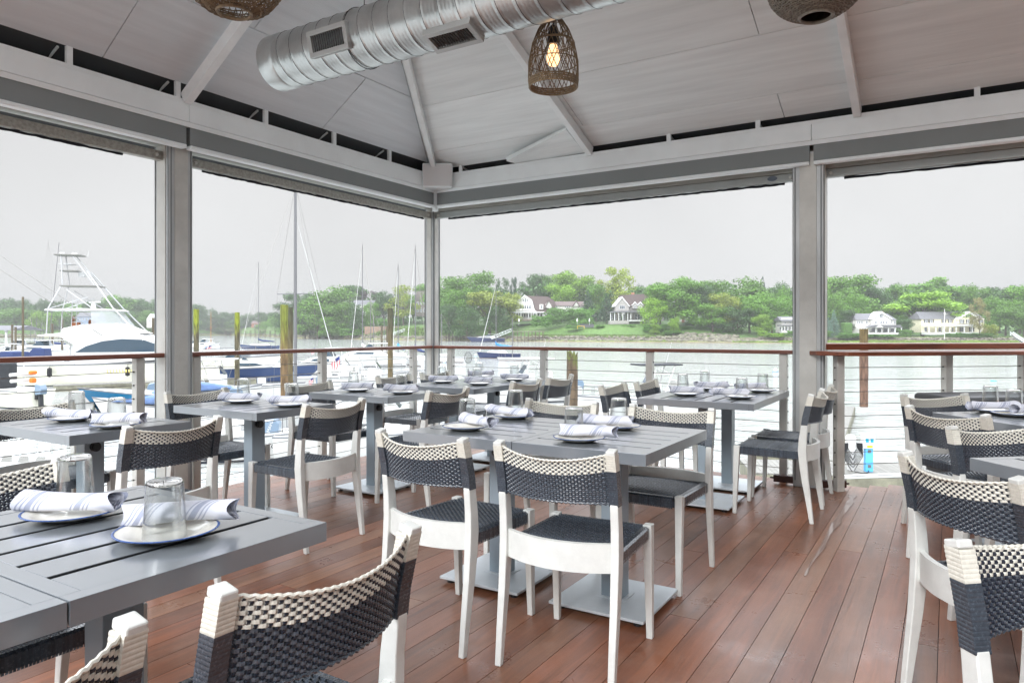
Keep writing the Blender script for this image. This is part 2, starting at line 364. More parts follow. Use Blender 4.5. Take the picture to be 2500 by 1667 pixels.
# ------------------------------------------------------------------ railings
def railing(label, p, q, posts, n_cables=10, top=1.065, hand=True, ext=(0, 0)):
    """p,q world ends of the handrail; posts: distances from p"""
    t = thing('cable_railing', label, 'railing', p, atan2((q - p).y, (q - p).x), 'cable railings round the deck')
    L = (q - p).length
    if hand:
        m = MB(); m.bb(-ext[0], L + ext[1], -.055, .055, top - .032, top); m.build('handrail', M_wood, t, bevel=.006)
    for x in posts:
        m = MB(); m.bb(x - .03, x + .03, -.03, .03, -.1, top - .034); po = m.build('post', M_steel, t, bevel=.003)
        m = MB()
        for k in range(n_cables):
            z = .94 - k * .0925
            for sy in (-1, 1): m.tube((x - .036, 0, z), (x + .036, 0, z), .006, 6)
        m.build('cable_fitting', M_bolt, po)
    for k in range(n_cables):
        z = .94 - k * .0925; m = MB(); m.tube((min(posts), 0, z), (max(posts), 0, z), .0028, 6); m.build('cable', M_cable, t)
    return t
railing('cable railing with red brown handrail in front of the big motor yacht', ab(BW, 2.95), ab(BW, -.6), [.0 - .31 + .0, .0][:0] + [-.31 + .02, 1.1, 2.3, 3.5][1:] if 0 else [.16, 1.45, 2.6, 3.5])
railing('cable railing between the yacht side pillar and the corner pillar', ab(BW, 3.16), ab(BW, 5.99), [-.33 + .0, 1.31 - .9 + 0][:0] + [.06 - .0 - .0, 1.31, 2.57], ext=(0, 0))
railing('cable railing facing the sailboats from the corner pillar to the bar pillar', ab(BW + .06, AW), ab(-1.02, AW), [.19, 1.32, 2.41, 3.55])
bpA = Vector((2.497, 5.40, 0)); bpB = bpA + E2 * 4.2
rb = railing('cable railing under the wooden bar counter at the splayed deck edge', bpA, bpB, [0, .93, 1.62, 2.9, 4.1], hand=False)
t = thing('bar_counter', 'glossy red brown wooden bar counter with raised back board on the rail', 'bar counter', bpA, ANGE)
m = MB(); m.prism([(-.17, .02), (-.05, -.19), (4.3, -.20), (4.3, .12), (-.17, .12)], 1.034, 1.066); m.build('counter_top', M_wood2, t, bevel=.005)
m = MB(); m.bb(-.03, 2.36, .125, .33, 1.071, 1.122); m.build('back_board', M_wood2, t, bevel=.006)
m = MB(); m.bb(2.365, 4.3, .145, .35, 1.088, 1.135); m.build('back_board', M_wood2, t, bevel=.006)

# ------------------------------------------------------------------ roof
INS = .2
AF, BF = AW - INS, BW + INS        # fascia face lines
ZT, ZB = 2.815, 2.69
ML, MR = .668, .384
roof = thing('pavilion_roof', 'white panelled pitched roof over the deck with fascia boards all round', 'roof')
BMAX, AMIN = 5.2, -1.1
def rpart(m, name, mt, par=roof, **k): 
    o = m.build(name, mt, par, rot=BR, **k); return o
# fascia boards
for (x0, x1, y0, y1, lab) in ((BF - .05, BF, -.5, 3.04, 0), (BF - .05, BF, 3.043, AF, 0)):
    m = MB(); m.bb(x0, x1, y0, y1, ZB, ZT); rpart(m, 'fascia_board', M_white, bevel=.003)
for (x0, x1) in ((BF - .048, -.90), (-.897, 4.9)):
    m = MB(); m.bb(x0, x1, AF, AF + .05, ZB, ZT); rpart(m, 'fascia_board', M_white, bevel=.003)
m = MB(); m.bb(BF - .12, BF - .006, -.5, AF + .12, ZT + .001, ZT + .03); rpart(m, 'fascia_ledge', M_rafter)
m = MB(); m.bb(BF, 4.9, AF + .006, AF + .12, ZT + .001, ZT + .03); rpart(m, 'fascia_ledge', M_rafter)
# lower lip of the fascia
m = MB(); m.bar((BF - .010, -.5, ZB - .017), (BF - .010, AF + .02, ZB - .017), .012, .032, up=(.3, 0, 1)); m.bar((BF - .02, AF + .010, ZB - .017), (4.9, AF + .010, ZB - .017), .012, .032, up=(0, -.3, 1)); rpart(m, 'fascia_lip', M_white)
# grey shade cassettes and white trim rails
for (y0, y1) in ((-.5, 3.03), (3.06, AF - .01)):
    m = MB(); m.bb(BF - .09, BF - .018, y0, y1, 2.535, ZB - .030); rpart(m, 'shade_fabric', M_shade)
    m = MB(); m.bb(BF - .07, BF - .008, y0, y1, 2.504, 2.533); rpart(m, 'shade_rail', M_white, bevel=.008)
for (x0, x1) in ((BF - .02, -.915), (-.885, 4.9)):
    m = MB(); m.bb(x0, x1, AF + .018, AF + .09, 2.535, ZB - .030); rpart(m, 'shade_fabric', M_shade)
    m = MB(); m.bb(x0, x1, AF + .008, AF + .07, 2.504, 2.533); rpart(m, 'shade_rail', M_white, bevel=.008)
m = MB(); m.bb(BF - .04, BF + .005, AF - .005, AF + .04, 2.47, ZB - .03); rpart(m, 'corner_cover', M_white)
# header beams above the openings
m = MB(); m.bb(BW - .06, BW + .08, -.5, AW + .06, 2.53, 2.78); rpart(m, 'header_beam', M_beam)
m = MB(); m.bb(BW + .082, 4.9, AW - .07, AW + .06, 2.53, 2.78); rpart(m, 'header_beam', M_beam)
m = MB(); m.bb(BW + .10, 4.9, AW - .05, AW + .04, 2.49, 2.528); rpart(m, 'header_beam', M_beam)
# sheets behind the eaves, near-black to stand in for the void's shade
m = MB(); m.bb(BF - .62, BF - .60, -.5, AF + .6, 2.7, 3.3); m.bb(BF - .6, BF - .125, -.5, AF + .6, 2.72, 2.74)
m.bb(BF - .6, 4.9, AF + .60, AF + .62, 2.7, 3.3); m.bb(BF - .12, 4.9, AF + .125, AF + .6, 2.72, 2.741); rpart(m, 'eave_shade_sheet', M_void)
# ceiling panels: slope planes z = ZT + off + M * distance from the fascia line
TH = .03
def zl(x, off): return ZT + off + ML * (x - BF)
def zr(y, off): return ZT + off + MR * (AF - y)
OL, OR = .15, .10
HK = MR / ML         # hip: (x - BF) = HK * (AF - y) (+ small offset)
def hipx(y, k=0): return BF + HK * (AF - y) + (OR - OL) / ML
def hipy(x): return AF - ((x - BF) * ML + OL - OR) / MR
def slab(m, pts, zf, mi=0):
    n = len(pts); vs = [(x, y, zf(x, y)) for x, y in pts] + [(x, y, zf(x, y) + TH) for x, y in pts]
    m.add(vs, [tuple(range(n))[::-1], tuple(range(n, 2 * n))] + [(i, (i + 1) % n, n + (i + 1) % n, n + i) for i in range(n)], mi)
def clip(poly, f):
    out = []
    for i, p in enumerate(poly):
        q = poly[(i + 1) % len(poly)]; a, b_ = f(p), f(q)
        if a >= 0: out.append(p)
        if a * b_ < 0: s_ = a / (a - b_); out.append((p[0] + (q[0] - p[0]) * s_, p[1] + (q[1] - p[1]) * s_))
    return out
g = .006
m = MB(); rows = [-.40, .25, .85, 1.45, 2.05, 2.65, 3.25, 3.85, 4.45, 5.05, 5.65, 6.25, 6.9]
rj = [-3.6, -2.37, -1.165 - .0, .64, 2.3, 3.9, 4.9]
for i in range(len(rows) - 1):
    y1, y0 = AF - max(rows[i], -.03 if i else -.03), AF - rows[i + 1]
    js = [BF - .5] + ([-2.72 + .0, .52, 3.9, 6.3] if i % 2 else [-1.1, 2.6, 6.3])
    for j in range(len(js) - 1):
        pl = [(js[j] + g / 2, y0 + g / 2), (js[j + 1] - g / 2, y0 + g / 2), (js[j + 1] - g / 2, y1 - g / 2), (js[j] + g / 2, y1 - g / 2)]
        pl = clip(pl, lambda p: p[0] - hipx(p[1]) - .003)
        if len(pl) > 2: slab(m, pl, lambda x, y: zr(y, OR))
rpart(m, 'ceiling_panel', M_ceiling)
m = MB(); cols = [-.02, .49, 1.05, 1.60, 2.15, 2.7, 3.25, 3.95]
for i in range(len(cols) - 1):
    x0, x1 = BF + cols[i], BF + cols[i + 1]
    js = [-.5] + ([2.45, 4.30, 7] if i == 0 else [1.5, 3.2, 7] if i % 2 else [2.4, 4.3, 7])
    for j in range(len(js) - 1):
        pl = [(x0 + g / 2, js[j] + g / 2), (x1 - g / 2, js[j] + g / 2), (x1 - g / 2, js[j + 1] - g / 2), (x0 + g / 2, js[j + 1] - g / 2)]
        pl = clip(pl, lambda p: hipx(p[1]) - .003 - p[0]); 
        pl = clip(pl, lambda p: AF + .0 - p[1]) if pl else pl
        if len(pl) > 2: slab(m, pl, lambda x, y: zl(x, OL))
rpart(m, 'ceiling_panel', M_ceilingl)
# dark membrane above so that seams read dark
m = MB()
slab(m, clip([(BF - .6, AMIN), (6.3, AMIN), (6.3, AF + .62), (BF - .6, AF + .62)], lambda p: p[0] - hipx(p[1])), lambda x, y: zr(y, OR + .035))
slab(m, clip([(BF - .62, -.5), (BF + 3.95, -.5), (BF + 3.95, AF + .62), (BF - .62, AF + .62)], lambda p: hipx(p[1]) - p[0]), lambda x, y: zl(x, OL + .035))
rpart(m, 'roof_membrane', M_void)
# rafters (their undersides meet the fascia top)
def rafter(p, q, w=.055, h=.085):
    m = MB(); p = Vector(p); q = Vector(q); up = Vector((0, 0, 1)); t_ = (q - p).normalized()
    s_ = t_.cross(up).normalized(); n_ = s_.cross(t_)
    m.bar(p + n_ * h / 2, q + n_ * h / 2, w, h, up=n_); 
    m.bar(p + n_ * (h + .004) - t_ * 0, q + n_ * (h + .004), w * .3, .006, 0, up=n_)
    rpart(m, 'rafter', M_rafter, bevel=.003)
for x in (BF + 1.96, 0.0,):
    pass
def a_of(p): return p.dot(D1)
def b_of(p): return p.dot(D2)
import builtins
def fasR(u):    # building x of the right fascia line at photo column u
    k = (u - CU) / F; y = AF / (.8509 + .5253 * k); return b_of(Vector((k * y, y, 0)))
def fasL(u):
    k = (u - CU) / F; y = BF / (.8509 * k - .5253); return a_of(Vector((k * y, y, 0)))
for u in (1440, 2093):
    x = fasR(u); L_ = 3.3; rafter((x, AF - .01, ZT - .002), (x, AF - L_, ZT + MR * L_ - .002))
for u in (457,):
    y = fasL(u); L_ = 1.9; rafter((BF + .01, y, ZT - .002), (BF + L_, y, ZT + ML * L_ - .002), w=.06)
y = fasL(457) - 2.2; rafter((BF + .01, y, ZT - .002), (BF + 2.2, y, ZT + ML * 2.2 - .002), w=.06)
L_ = 3.2; rafter((BF + .02, AF - .03, ZT + .01), (BF + HK * L_, AF - L_, ZT + MR * L_ - .0), w=.045, h=.075)
for u in (173, 438, 653, 820, 955):
    y = fasL(u); m = MB(); m.bb(BF - .035, BF - .012, y - .018, y + .018, ZT + .026, ZT + .14); m.bar((BF - .04, y, ZT + .03), (BF - .30, y, ZT + .01), .018, .018); m.bar((BF - .05, y - .05, ZT + .13), (BF - .3, y - .05, ZT + .03), .012, .012)
    rpart(m, 'stub', M_rafter)
for u in (1122, 1631, 1849, 2386):
    x = fasR(u); m = MB(); m.bb(x - .018, x + .018, AF + .012, AF + .035, ZT + .026, ZT + .10); m.bar((x, AF + .04, ZT + .09), (x, AF + .3, ZT + .03), .014, .014); rpart(m, 'stub', M_rafter)
# a panel that has slipped out of line beside the rafter
x0, x1 = fasR(1250), fasR(1424)
m = MB(); m.add([(x0, AF - .10, ZT + .035), (x1, AF - .34, ZT + .165), (x1, AF + .02, ZT + .04), (x0 + .04, AF + .03, ZT + .03),
                 (x0, AF - .10, ZT + .075), (x1, AF - .34, ZT + .19), (x1, AF + .02, ZT + .07), (x0 + .04, AF + .03, ZT + .07)],
                [(3, 2, 1, 0), (4, 5, 6, 7), (0, 1, 5, 4), (1, 2, 6, 5), (2, 3, 7, 6), (3, 0, 4, 7)])
rpart(m, 'slipped_panel', M_ceiling)

m = MB(); m.bb(5.9, 6.1, -7, 6.0, -.3, 5.6); tag(m.build('light_blocking_wall', mat('grey_blocker', (.14, .14, .14), .8), rot=BR), 'plain grey wall added beyond the picture edge to block side light', 'wall')  # unseen wall added to keep light out on the right
# rolled curtains with black brush at the foot
def roll(label, p0, p1, side, brush):
    # p0,p1 in building coords along wall; side 'L' or 'R'
    t = thing('rolled_curtain', label, 'rolled curtain', (0, 0, 0), ANG, 'roll-down curtains under the header beams')
    m = MB(); b_ = MB(); e = MB(); rr = random.Random(int(p0 * 100))
    if side == 'L':
        m.bb(BW - .03, BW + .03, p0, p1, 2.425, 2.488)
        n = 90; pts = [(BW, brush[0] + (brush[1] - brush[0]) * i / n, 2.414 + rr.uniform(-.002, .002)) for i in range(n + 1)]
        for y in (p0 + .05, p1 - .05): e.tube((BW + .03, y, 2.455), (BW + .045, y, 2.455), .012, 10)
    else:
        m.bb(p0, p1, AW - .03, AW + .03, 2.425, 2.488)
        n = 90; pts = [(brush[0] + (brush[1] - brush[0]) * i / n, AW, 2.414 + rr.uniform(-.002, .002)) for i in range(n + 1)]
        for x in (p0 + .05, p1 - .05): e.tube((x, AW - .03, 2.455), (x, AW - .045, 2.455), .012, 10)
    b_.path(pts, .009, 7, rs=[.009 + rr.uniform(-.002, .002) for _ in pts])
    m.build('bottom_bar', M_beam if side == 'L' else mat('grey_bar', srgb(160, 163, 160), .45, metal=.3, var=.1, vscale=4), t, bevel=.004); b_.build('brush_seal', M_brush, t); e.build('end_screw', M_steel, t)
roll('rolled curtain bar with black brush left of the yacht side pillar, over the yacht', -.5, 2.95, 'L', (-.5, 2.68))
roll('rolled curtain bar with black brush over the tall grey mast', 3.15, 5.99, 'L', (3.28, 5.9))
roll('rolled curtain bar with black brush over the gambrel roofed house', BW + .06, -1.03, 'R', (BW + .22, -1.13))
roll('rolled curtain bar with black brush over the bar counter', -.83, 4.8, 'R', (-.69, 4.8))
m = MB(); m.lathe([(.0001, 0), (.028, 0), (.028, .003), (.0001, .003)], 20)
pp = ab(-1.22, AW - .032, 2.46)
o = m.build('oval_badge', mat('badge_grey', srgb(90, 100, 112), .4), loc=pp); o.rotation_euler = (radians(90), 0, ANG); o.scale = (1.4, .7, 1)
tag(o, 'small oval dark grey maker badge on the curtain bar by the bar pillar', 'badge')

# ------------------------------------------------------------------ spiral duct with two registers
t = thing('air_duct', 'galvanised spiral air duct with two louvred registers hanging under the ceiling', 'air duct', (0, 0, 0), ANG)
DR = .165
d0 = Vector((-1.50, 4.55, 2.94)); DB, DA, DZ = b_of(d0), a_of(d0), d0.z
def duct():
    m = MB(); n = 48; pitch = .112; sub = 14; dx = pitch / sub; Ln = 4.4; rows = int(Ln / dx)
    prof = []
    for i in range(sub):
        k = i / sub; h = 0
        if i in (0,): h = .003
        elif i in (1, sub - 1): h = .0022
        elif i in (4, 7, 10): h = .0014
        prof.append(h)
    vs = []; fs = []; ms = []
    for i in range(rows):
        for j in range(n + 1):
            w = 2 * pi * j / n; x = i * dx + pitch * j / n; rr = DR + prof[i % sub]
            vs.append((DB + x, DA + rr * cos(w), DZ + rr * sin(w)))
    for i in range(rows - 1):
        for j in range(n):
            q = i * (n + 1) + j; fs.append((q, q + 1, q + n + 2, q + n + 1)); ms.append(1 if i % sub == sub - 1 and 0 else 0)
    m.add(vs, fs); m.build('duct_pipe', M_galv, t, smooth=True)
    # seam lines
    e = MB()
    for s_ in range(int(Ln / pitch)):
        e.path([(DB + s_ * pitch + pitch * j / 24 + dx * .5, DA + (DR + .0035) * cos(2 * pi * j / 24), DZ + (DR + .0035) * sin(2 * pi * j / 24)) for j in range(25)], .0016, 4, caps=False)
    e.build('spiral_seam', M_seam, t)
    c = MB(); X = Matrix.Translation((DB, DA, DZ)) @ Matrix.Rotation(-pi / 2, 4, 'Y')
    c.X = X; c.lathe([(.001, -.006), (DR - .02, -.002), (DR - .004, .008), (DR + .005, .01), (DR + .006, -.10), (DR + .001, -.115)], 48)
    c.build('end_cap', M_galv, t, smooth=True)
duct()
def register(xc, ang, L_=.31, H_=.12):
    # ang measured in the y,z section: direction from axis outward
    dy, dz = cos(ang), sin(ang); c0 = Vector((xc, DA + dy * DR, DZ + dz * DR))
    R = Matrix(((1, 0, 0), (0, -dz, dy), (0, dy, dz))).transposed()   # columns: x, tangent, normal
    ex, et, en = Vector((1, 0, 0)), Vector((0, -dz, dy)), Vector((0, dy, dz))
    X = Matrix((( ex.x, et.x, en.x, c0.x), (ex.y, et.y, en.y, c0.y), (ex.z, et.z, en.z, c0.z), (0, 0, 0, 1)))
    v = MB(X)
    for sg in (-1, 1):
        v.bb(-L_ / 2, L_ / 2, sg * H_ / 2 - .014, sg * H_ / 2 + .014, -.045, .022); v.bb(sg * (L_ / 2 - .014) - .014, sg * (L_ / 2 - .014) + .014, -H_ / 2, H_ / 2, -.045, .0205)
    o = v.build('register', mat('satin_grille', srgb(190, 192, 190), .35, metal=.5), t, bevel=.002)
    k = MB(X); k.bb(-L_ / 2 + .02, L_ / 2 - .02, -H_ / 2 + .01, H_ / 2 - .01, -.03, -.012); k.build('register_back', M_void, o)  # near-black back puts the shade inside the grille into the colour
    k = MB(X)
    for i in range(15):
        x = -L_ / 2 + .035 + i * (L_ - .07) / 14; k.box((x, 0, .004), (.0035, H_ - .03, .02), R=Matrix.Rotation(.5, 3, 'Y'))
    k.build('louvre', mat('louvre_grey', srgb(120, 122, 122), .4, metal=.5), o)
register(DB + .62, radians(180 + 14)); register(DB + 1.43, radians(180 + 70))
for x in (.74, 2.6): m = MB(); m.path([(DB + x, DA + (DR + .007) * cos(2 * pi * j / 40), DZ + (DR + .007) * sin(2 * pi * j / 40)) for j in range(40)], .003, 5, closed=True); m.tube((DB + x, DA, DZ + DR), (DB + x, DA, DZ + 1.0), .003, 6); m.build('hanger_strap', M_bolt, t)

# ------------------------------------------------------------------ woven lamps
def bell_r(k):   # radius along the shade, k = 0 bottom .. 1 top
    pts = [(0, .134), (.12, .140), (.35, .138), (.6, .118), (.8, .085), (.93, .05), (1, .028)]
    for (a, ra), (b_, rb_) in zip(pts, pts[1:]):
        if k <= b_: return ra + (rb_ - ra) * (k - a) / (b_ - a)
    return pts[-1][1]
def bell(loc):
    t = thing('woven_pendant_lamp', 'bell shaped open rattan pendant lamp with a glowing bulb behind the duct', 'pendant lamp', loc)
    H = .40; m = MB(); rg = random.Random(5)
    for s_ in (-1, 1):
        for k in range(30):
            w0 = 2 * pi * k / 30 + rg.uniform(-.04, .04); tw = s_ * (1.15 + rg.uniform(-.15, .15))
            m.path([(bell_r(i / 14) * cos(w0 + tw * i / 14), bell_r(i / 14) * sin(w0 + tw * i / 14), H * i / 14) for i in range(15)], .0022, 4)
    for k, r_ in ((.0, .005), (.03, .004), (.06, .004), (.09, .004), (.34, .0028), (.60, .0028), (.62, .0028), (.82, .003), (.97, .005), (1, .006)):
        R_ = bell_r(k); m.path([(R_ * cos(2 * pi * i / 40), R_ * sin(2 * pi * i / 40), H * k) for i in range(40)], r_, 6, closed=True)
    m.build('lamp_shade', M_rattan, t)
    m = MB(); 
    for k in range(90):
        w = 2 * pi * k / 90; m.path([(bell_r(0) * cos(w), bell_r(0) * sin(w), -.002), (bell_r(.1) * cos(w + .03), bell_r(.1) * sin(w + .03), H * .1)], .0028, 4)
    m.build('woven_rim', M_rattan, t)
    m = MB(); m.lathe([(.001, .345), (.018, .34), (.032, .30), (.036, .26), (.036, .235), (.001, .235)], 16); m.tube((0, 0, .34), (0, 0, 1.4), .004); m.build('lamp_holder', M_black, t, smooth=True)
    m = MB(); m.lathe([(.001, .115), (.022, .12), (.036, .145), (.038, .17), (.028, .205), (.02, .234), (.001, .236)], 16); m.build('bulb', M_bulb, t, smooth=True)
bell(Vector((.231, 3.95, zv(213, 3.95))))
def basket(loc, R, ro, label, mt, loose):
    t = thing('woven_basket_lamp', label, 'pendant lamp', loc, 0, 'woven basket lamps')
    def pr(k):   # k 0 bottom opening, 1 top: returns r, z
        w = -pi / 2 * .0 + k * pi * .92; 
        a0 = math.asin(ro / R); w = a0 + (pi - a0 - .25) * k; return R * sin(w), R * .72 * (1 - cos(w)) - R * .72 * (1 - cos(a0))
    m = MB(); rg = random.Random(int(R * 999))
    n = 26 if loose else 44
    for i in range(n):
        k = (i / n) ** 1.1; r_, z = pr(k); ph = rg.random() * 6
        m.path([((r_ + .0035 * sin(20 * w + ph * (i % 2))) * cos(w), (r_ + .0035 * sin(20 * w + (i % 2) * pi)) * sin(w), z + (.006 * sin(3 * w + ph) if loose else 0)) for w in [2 * pi * j / 64 for j in range(64)]], .0034, 4, closed=True)
    nr = 46 if loose else 64
    for i in range(nr):
        w0 = 2 * pi * i / nr
        for sg in ((-1, 1) if loose else (0,)):
            m.path([(pr(j / 12)[0] * cos(w0 + sg * .35 * j / 12), pr(j / 12)[0] * sin(w0 + sg * .35 * j / 12), pr(j / 12)[1]) for j in range(13)], .0026, 4)
    m.build('lamp_shade', mt, t)
    m = MB(); m.path([(ro * cos(w), ro * sin(w), -.002) for w in [2 * pi * j / 40 for j in range(40)]], .008, 6, closed=True); m.build('rim', mt, t)
    if not loose:
        m = MB(); m.lathe([(pr(k / 12)[0] * .97, pr(k / 12)[1] + .004) for k in range(13)], 32); m.build('inner_liner', mat('brown_liner', srgb(70, 52, 34), .8), t)
    m = MB(); m.tube((0, 0, pr(1)[1] - .02), (0, 0, pr(1)[1] + .6), .005); m.build('cord', M_black, t)
basket(Vector(((572 - CU) / F * 3.3, 3.3, zv(30, 3.3))), .215, .075, 'loosely woven brown basket lamp above the rafter beside the duct end', M_rattan, True)
basket(Vector(((1992 - CU) / F * 3.1, 3.1, zv(40, 3.1))), .20, .068, 'tightly woven grey wicker lamp at the rafter over the bar pillar', M_rattan2, False)

# ------------------------------------------------------------------ speaker in the corner
cp = ab(BF + .12, AF - .12, 0); t = thing('speaker', 'white wedge shaped speaker mounted in the roof corner', 'speaker', (cp.x, cp.y, 2.68), radians(2))
m = MB(); m.prism([(-.155, -.03), (.155, -.03), (.13, .16), (-.13, .16)], 0, .245); m.build('cabinet', M_white, t, bevel=.012)
m = MB(); m.bb(-.145, .145, -.04, -.033, .012, .225); m.build('grille', mat('speaker_grille', (.74, .73, .73), .7, bump=.3, bscale=500), t, bevel=.004)
m = MB(); m.bb(-.03, .03, .16, .24, .06, .16); m.build('bracket', M_white, t)
# ------------------------------------------------------------------ chairs
def ypost(z):       # bowed back posts, local y of the post centre
    pts = [(0, -.262), (.12, -.246), (.28, -.222), (.44, -.205), (.56, -.211), (.68, -.228), (.82, -.262)]
    for (a, ya), (b_, yb) in zip(pts, pts[1:]):
        if z <= b_: k = (z - a) / (b_ - a); return ya + (yb - ya) * k
    return pts[-1][1]
HWX = .212
def back_y(x, z): return ypost(z) - .066 * (1 - (x / HWX) ** 2)
def back_z(x, t):   # t = 0 bottom .. 1 top of the woven panel
    return .63 + .175 * t - .028 * (1 - (x / HWX) ** 2) * (t ** .7)
def weave_back():
    m = MB(); nr, nc = 21, 38; W_ = HWX - .004
    rh = 1 / nr
    for i in range(nr):
        t0, t1 = (i + .03) * rh, (i + .97) * rh; tm = (i + .5) * rh; mi = 0 if i >= 14 else 1
        seg = nc * 4; vs = []; fs = []
        for j in range(seg + 1):
            x = -W_ + 2 * W_ * j / seg; ph = j / 4 * pi + i * pi
            off = .0021 * max(-1, min(1, 1.9 * cos(ph)))
            for side in (0, 1):
                for t_, dd in ((t0, 0), (t0 + (t1 - t0) * .2, .0006), (t0 + (t1 - t0) * .8, .0006), (t1, 0)):
                    s_ = -1 if side == 0 else 1
                    vs.append((x, back_y(x, back_z(x, tm)) + off + s_ * (.0007 + dd), back_z(x, t_)))
        for j in range(seg):
            for side in (0, 1):
                for k in range(3):
                    a = j * 8 + side * 4 + k; q = (a, a + 8, a + 9, a + 1); fs.append(q if side == 0 else q[::-1])
            a = j * 8; fs.append((a, a + 4, a + 12, a + 8)); fs.append((a + 3, a + 11, a + 15, a + 7))
        m.add(vs, fs, mi)
    for j in range(nc):      # uprights
        x = -W_ + 2 * W_ * j / nc; vs = []; w = .0031
        for k in range(nr):
            t_ = (k + .5) / nr; z = back_z(x, t_); y = back_y(x, z) - .0020 * cos((j + k) * pi)
            for dx_, dy in ((-w, -.0012), (w, -.0012), (w, .0012), (-w, .0012)): vs.append((x + dx_, y + dy, z))
        fs = []
        for k in range(nr - 1):
            for c in range(4): fs.append((k * 4 + c, k * 4 + (c + 1) % 4, k * 4 + 4 + (c + 1) % 4, k * 4 + 4 + c))
        m.add(vs, fs, 2)
    # looped top and bottom edges
    for tt, mi in ((1.0, 0), (.0, 1)):
        vs = []; n = 104
        m.path([( -W_ + 2 * W_ * j / n, back_y(-W_ + 2 * W_ * j / n, .8 if tt else .64), back_z(-W_ + 2 * W_ * j / n, tt) + .0015 * sin(j * pi / 2)) for j in range(n + 1)], .005, 6, mi, rs=[.0036 + (.0006 if (j // 2) % 2 else -.0004) for j in range(n + 1)])
    # strands wound round the posts
    for s_ in (-1, 1):
        for mi, za, zb_, cnt in ((1, .622, .7455, 15), (0, .7455, .8045, 7)):
            vs = []; fs = []; k2 = cnt * 3
            for i in range(k2 + 1):
                zc = za + (zb_ - za) * i / k2; y = ypost(zc); g2 = .0169 + (.0004 if i % 3 else -.0001)
                for a_, b_ in ((-1, -1), (1, -1), (1, 1), (-1, 1)): vs.append((s_ * .2165 + a_ * g2, y + b_ * (g2 + .0022), zc))
            for i in range(k2):
                for c in range(4): fs.append((i * 4 + c, i * 4 + (c + 1) % 4, i * 4 + 4 + (c + 1) % 4, i * 4 + 4 + c))
            fs += [(3, 2, 1, 0), tuple(k2 * 4 + c for c in range(4))]
            m.add(vs, fs, mi)
    return m
def weave_seat():
    m = MB(); y0, y1 = -.185, .222; n = 36; nx = 30
    def hw(y): return .205 + (y - y0) / (y1 - y0) * (-.008)
    z = .446
    for i in range(n):
        yc = y0 + (y1 - y0) * (i + .5) / n; dy = (y1 - y0) / n * .43; seg = nx * 2; vs = []; fs = []; H_ = hw(yc)
        for j in range(seg + 1):
            x = -H_ + 2 * H_ * j / seg; off = .0034 * sin(j / 2 * pi + i * pi + pi / 2)
            for q, dz in ((-1, -.001), (-.45, .0013), (.45, .0013), (1, -.001)): vs.append((x, yc + q * dy, z + off + dz))
        for j in range(seg):
            for k in range(3): a = j * 4 + k; fs.append((a, a + 4, a + 5, a + 1))
        m.add(vs, fs, 1)
    for j in range(nx):
        x = -1 + 2 * j / nx; vs = []
        for i in range(n): yy = y0 + (y1 - y0) * (i + .5) / n; zz = z - .0022 * cos((i + j) * pi) + .0006; vs += [(x * hw(yy) - .0036, yy, zz), (x * hw(yy) + .0036, yy, zz)]
        m.add(vs, [(2 * i, 2 * i + 1, 2 * i + 3, 2 * i + 2) for i in range(n - 1)], 1)
    m.add([(-hw(y0), y0, z - .006), (hw(y0), y0, z - .006), (hw(y1), y1, z - .006), (-hw(y1), y1, z - .006)], [(0, 1, 2, 3)], 2)
    # wrapped rails: ribbed sides
    def ribs(p, q, n_, out):
        p = Vector(p); q = Vector(q); t_ = (q - p); e_ = t_ / n_
        for k in range(n_):
            c = p + e_ * (k + .5); wv = e_.length * .43; u = e_.normalized(); o_ = Vector((out[0], out[1], 0)) * (.0022 + .0006 * (k % 3))
            a, b_ = c - u * wv, c + u * wv; zt, zb = .449, .398
            top_in = Vector((-out[0] * .024, -out[1] * .024, 0))
            m.add([a + Vector((0, 0, zb)) , b_ + Vector((0, 0, zb)), b_ + o_ + Vector((0, 0, zb + .006)), a + o_ + Vector((0, 0, zb + .006)),
                   b_ + o_ + Vector((0, 0, zt - .006)), a + o_ + Vector((0, 0, zt - .006)), b_ + Vector((0, 0, zt)) + top_in * .25, a + Vector((0, 0, zt)) + top_in * .25, b_ + top_in + Vector((0, 0, zt + .001)), a + top_in + Vector((0, 0, zt + .001))],
                  [(0, 1, 2, 3), (3, 2, 4, 5), (5, 4, 6, 7), (7, 6, 8, 9)], 1)
    ribs((-.216, -.20, 0), (-.207, .185, 0), 44, (-1, 0)); ribs((.216, -.20, 0), (.207, .185, 0), 44, (1, 0)); ribs((-.172, .226, 0), (.172, .226, 0), 40, (0, 1)); ribs((-.19, -.195, 0), (.19, -.195, 0), 40, (0, -1))
    m.bb(-.205, .205, -.19, .22, .402, .436, 2)
    return m
